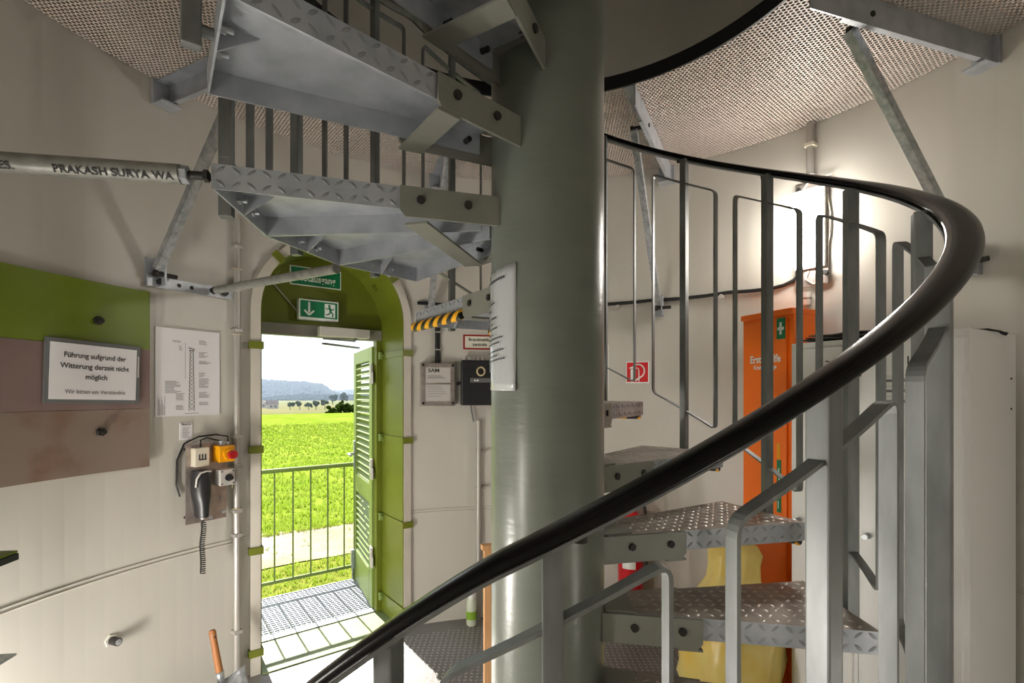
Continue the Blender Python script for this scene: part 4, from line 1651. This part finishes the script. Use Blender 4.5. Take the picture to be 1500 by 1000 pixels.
MB().cyl((-0.62, 1.0, 0.12), (0.62, 1.0, 0.12), 0.014, 12).build('bottom_rail', 'green_outside', rl)
for x in (-0.62, 0.50):
    MB().cyl((x, 1.0, -0.003), (x, 1.0, 0.97), 0.0175, 12).build('post', 'green_outside', rl)
for i in range(9):
    x = -0.53 + 0.1335 * i
    MB().cyl((x, 1.0, 0.12), (x, 1.0, 0.97), 0.0065, 8).build('baluster', 'green_outside', rl)

# ------------------------------------------------------------------ outside: land
GZ = -0.42
m = MB()
# near field up to its crest, then falling into the valley
rows = [(0.45, GZ), (2.9, GZ), (6, GZ - 0.0), (12, GZ + 0.03), (25, GZ + 0.0), (40, GZ - 0.02), (52, GZ - 0.12), (60, GZ - 0.7), (80, -3.2), (110, -4.6)]
m2 = MB()
NS = 24


def srow(d, z, k):
    w_ = 14 + d * 1.3
    return dpt(-w_ + 2 * w_ * k / NS, d, z)


for r0, r1 in zip(rows[:-1], rows[1:]):
    for k in range(NS):
        vs = [srow(*r0, k), srow(*r0, k + 1), srow(*r1, k + 1), srow(*r1, k)]
        # leave the tower's own footprint out
        if r0[0] < 1 and any((v.x ** 2 + v.y ** 2) < 2.03 ** 2 for v in vs):
            pass
        m.add(vs, [(0, 1, 2, 3)], True)
structure(tag(m.build('ground', 'field'), 'bright green field outside the door'))
m = MB()
for r0, r1 in ((110, 200), (200, 380), (380, 760), (760, 1500)):
    zf = {110: -4.6, 200: -5.3, 380: -5.6, 760: -6.5, 1500: -7}
    for k in range(NS):
        m.add([srow(r0, zf[r0], k), srow(r0, zf[r0], k + 1), srow(r1, zf[r1], k + 1), srow(r1, zf[r1], k)], [(0, 1, 2, 3)])
structure(tag(m.build('ground_valley', 'valley'), 'pale fields in the valley far beyond the door'))
m = MB()
k = 40
for i in range(k):
    sa, sb_ = -9 + 16 * i / k, -9 + 16 * (i + 1) / k

    def e0(s):
        return 2.95 + 0.10 * sin(s * 2.1) + 0.05 * sin(s * 5.3)

    def e1(s):
        return 4.45 + 0.12 * sin(s * 1.7 + 1) + 0.06 * sin(s * 4.1)
    m.add([dpt(sa, e0(sa), GZ + 0.012), dpt(sb_, e0(sb_), GZ + 0.012), dpt(sb_, e1(sb_), GZ + 0.012), dpt(sa, e1(sa), GZ + 0.012)], [(0, 1, 2, 3)])
structure(tag(m.build('ground_path', 'gravel'), 'pale gravel track crossing behind the green railing'))
m = MB()
for i in range(k):
    sa, sb_ = -9 + 16 * i / k, -9 + 16 * (i + 1) / k
    m.add([dpt(sa, 0.5, GZ + 0.006), dpt(sb_, 0.5, GZ + 0.006), dpt(sb_, 2.98, GZ + 0.006), dpt(sa, 2.98, GZ + 0.006)], [(0, 1, 2, 3)])
structure(tag(m.build('ground_verge', 'verge'), 'grass verge between the platform and the gravel track'))
m = MB()
random.seed(11)
for i in range(7000):
    u = random.random()
    if u < 0.22:
        d = random.uniform(1.1, 3.0)
    elif u < 0.23:
        d = random.uniform(3.2, 4.3)
    else:
        d = 4.4 + 26 * random.random() ** 1.6
    s = random.uniform(-1.0 + 0.16 * d, 0.5 + 0.42 * d)
    h_ = random.uniform(0.04, 0.10) * (0.7 if d < 4.4 else 0.9 + 0.03 * d)
    if 2.95 < d < 4.4:
        h_ *= 0.6
    for b in range(3):
        a = random.uniform(0, 2 * pi)
        l_ = random.uniform(0.2, 0.7) * h_
        w_ = 0.006 + 0.0016 * d
        ox, oy = random.uniform(-.03, .03), random.uniform(-.03, .03)
        ca, sa = cos(a), sin(a)
        m.add([dpt(s + ox - w_ * sa, d + oy + w_ * ca, GZ), dpt(s + ox + w_ * sa, d + oy - w_ * ca, GZ), dpt(s + ox + l_ * ca, d + oy + l_ * sa, GZ + h_)], [(0, 1, 2)])
tag(m.build('grass', 'blade'), 'grass and young crop growing outside the door', 'grass', kind='stuff')


def blob(mb, c, r, sq=0.8, seed=0):
    bm = bmesh.new()
    bmesh.ops.create_icosphere(bm, subdivisions=1, radius=1)
    rnd = random.Random(seed)
    for v in bm.verts:
        v.co *= rnd.uniform(0.8, 1.2)
    bm.verts.index_update()
    mb.add([(c[0] + v.co.x * r, c[1] + v.co.y * r, c[2] + v.co.z * r * sq) for v in bm.verts], [[v.index for v in f.verts] for f in bm.faces])
    bm.free()


def px_pt(u, d, z):
    """place from a bearing as seen at the door"""
    return Vector((-0.108 + (u - 750) / 736.7 * d, -1.537 + d, z))


# row of orchard trees in the valley
for j, (u, hh) in enumerate(((425, 3.4), (439, 4.2), (452, 3.2), (463, 4.4), (476, 4.8))):
    p = px_pt(u, 215, -5.35)
    tr = empty('orchard_tree', p, 0, label='round far tree, %s from the left in the valley row' % ('first', 'second', 'third', 'fourth', 'fifth')[j], cat='tree', group='row of far trees')
    m = MB()
    m.cyl((0, 0, 0), (0, 0, hh * 0.45), 0.16, 6)
    m.build('trunk', 'bark', tr)
    m = MB()
    rnd = random.Random(j)
    for q in range(9):
        blob(m, (rnd.uniform(-1, 1) * 1.0, rnd.uniform(-1, 1), hh * 0.62 + rnd.uniform(-0.6, 0.7)), rnd.uniform(0.6, 1.0), 0.9, j * 20 + q)
    m.build('crown', 'tree_leaf', tr)
for j, (u, hh, lbl) in enumerate(((487, 7.5, 'dark far tree above the bush'), (503, 8.0, 'taller dark far tree beside the open door leaf'))):
    p = px_pt(u, 330, -5.6)
    tr = empty('valley_tree', p, 0, label=lbl, cat='tree')
    m = MB()
    m.cyl((0, 0, 0), (0, 0, 3), 0.3, 6)
    m.build('trunk', 'bark', tr)
    m = MB()
    rnd = random.Random(50 + j)
    for q in range(10):
        blob(m, (rnd.uniform(-1.8, 1.8), rnd.uniform(-1.5, 1.5), hh * 0.62 + rnd.uniform(-1.6, 1.6)), rnd.uniform(1.0, 1.7), 1.0, 300 + j * 20 + q)
    m.build('crown', 'tree_leaf', tr)
p = px_pt(505, 57, GZ - 0.6)
bu = empty('field_bush', p, 0, label='dense dark green bush at the field edge beside the open door leaf', cat='bush')
m = MB()
rnd = random.Random(9)
for q in range(70):
    a = rnd.uniform(0, 2 * pi)
    rr = 1.9 * sqrt(rnd.random())
    blob(m, (rr * cos(a), rr * sin(a) * 0.7, 0.35 + (1.75 - 0.55 * rr) * rnd.random()), rnd.uniform(0.16, 0.34), 0.9, 900 + q)
m.build('foliage', 'bush_leaf', bu)
MB().cyl((0, 0, 0), (0, 0, 0.9), 0.08, 6).build('stem', 'bark', bu)
# farmhouses
for j, (u, d, w_, h_, lbl) in enumerate(((389, 250, 5.0, 3.0, 'white far farmhouse at the left edge of the doorway'), (399, 235, 4.6, 3.6, 'far grey-roofed barn beside the white farmhouse'))):
    z0 = -5.45
    p = px_pt(u, d, z0)
    hs_ = empty('farmhouse', p, RAD(25 + 10 * j), label=lbl, cat='house')
    MB().box(-w_ / 2, w_ / 2, -2, 2, 0, h_ * 0.6).build('walls', 'house_wall', hs_)
    m = MB()
    m.add([(-w_ / 2 - .2, -2.3, h_ * .6), (w_ / 2 + .2, -2.3, h_ * .6), (w_ / 2 + .2, 2.3, h_ * .6), (-w_ / 2 - .2, 2.3, h_ * .6), (-w_ / 2 - .2, 0, h_ * 1.1), (w_ / 2 + .2, 0, h_ * 1.1)],
          [(0, 1, 5, 4), (2, 3, 4, 5), (0, 4, 3), (1, 2, 5), (0, 3, 2, 1)])
    m.build('roof', 'house_roof', hs_)
    for x in (-1.2, 0.6):
        MB().box(x, x + 0.7, -2.03, -1.99, 0.7, 1.5).build('window', 'window_dark', hs_)


# wooded hills
def hill(name, d, prof, base, depth, label, seed):
    """prof: (u, top z)"""
    rnd = random.Random(seed)

    def top(u):
        for (u0, z0), (u1, z1) in zip(prof[:-1], prof[1:]):
            if u0 <= u <= u1:
                return z0 + (z1 - z0) * (u - u0) / (u1 - u0)
        return prof[0][1] if u < prof[0][0] else prof[-1][1]
    r_ = empty(name, px_pt(450, d, base), 0, kind='structure')
    O = px_pt(450, d, base)
    m = MB()
    nu = 60
    u0, u1 = prof[0][0], prof[-1][0]
    rings = []
    for i in range(nu + 1):
        u = u0 + (u1 - u0) * i / nu
        zt = top(u)
        ring = []
        for q in range(7):
            v = q / 6
            hgt = base + (zt - base) * sin(pi * v) ** 0.8
            ring.append(px_pt(u, d - depth / 2 + depth * v, hgt) - O)
        rings.append(ring)
    for i in range(nu):
        for q in range(6):
            m.add([rings[i][q], rings[i + 1][q], rings[i + 1][q + 1], rings[i][q + 1]], [(0, 1, 2, 3)], True)
    m.build('slope', 'forest', r_)
    m = MB()
    for i in range(1500):
        u = rnd.uniform(u0, u1)
        v = rnd.uniform(0.02, 0.52)
        zt = top(u)
        hgt = base + (zt - base) * sin(pi * v) ** 0.8
        c = px_pt(u, d - depth / 2 + depth * v, hgt) - O
        blob(m, c, rnd.uniform(2.4, 5.2) * d / 900, 1.0, i)
    stuff(m.build('forest_trees', 'forest', r_))
    return r_


hill('hill_ridge', 900, [(250, 19), (330, 22), (385, 23), (420, 21.5), (450, 19), (470, 15.5), (478, 11), (484, 5), (490, 1), (497, -2)], -6, 300, 'wooded ridge', 1)
hill('hill_far', 1300, [(250, 4), (400, 4), (470, 5), (486, 4.5), (500, 6.5), (520, 7), (560, 9), (640, 8)], -7, 300, 'low far ridge', 2)
hill('hill_copse', 620, [(380, -6), (400, -4), (440, -1.5), (470, -1.8), (500, -2.4), (540, -1), (600, -1)], -7, 120, 'copse', 3)


# thin summer haze lying over the far land
hz = bpy.data.materials.new('haze')
hz.use_nodes = True
nt = hz.node_tree
nt.nodes.remove(nt.nodes['Principled BSDF'])
vsn = nt.nodes.new('ShaderNodeVolumeScatter')
vsn.inputs['Color'].default_value = (0.60, 0.74, 1.0, 1)
vsn.inputs['Density'].default_value = 0.0005
vsn.inputs['Anisotropy'].default_value = 0.2
nt.links.new(vsn.outputs[0], nt.nodes['Material Output'].inputs['Volume'])
MATS['haze'] = hz
m = MB()
for_pts = [dpt(-30, 130, 0), dpt(110, 130, 0), dpt(900, 1500, 0), dpt(-200, 1500, 0)]
m.prism([(p.x, p.y) for p in for_pts], -9, 34)
tag(m.build('haze', 'haze'), 'bluish summer haze over the far hills', 'haze', kind='stuff')
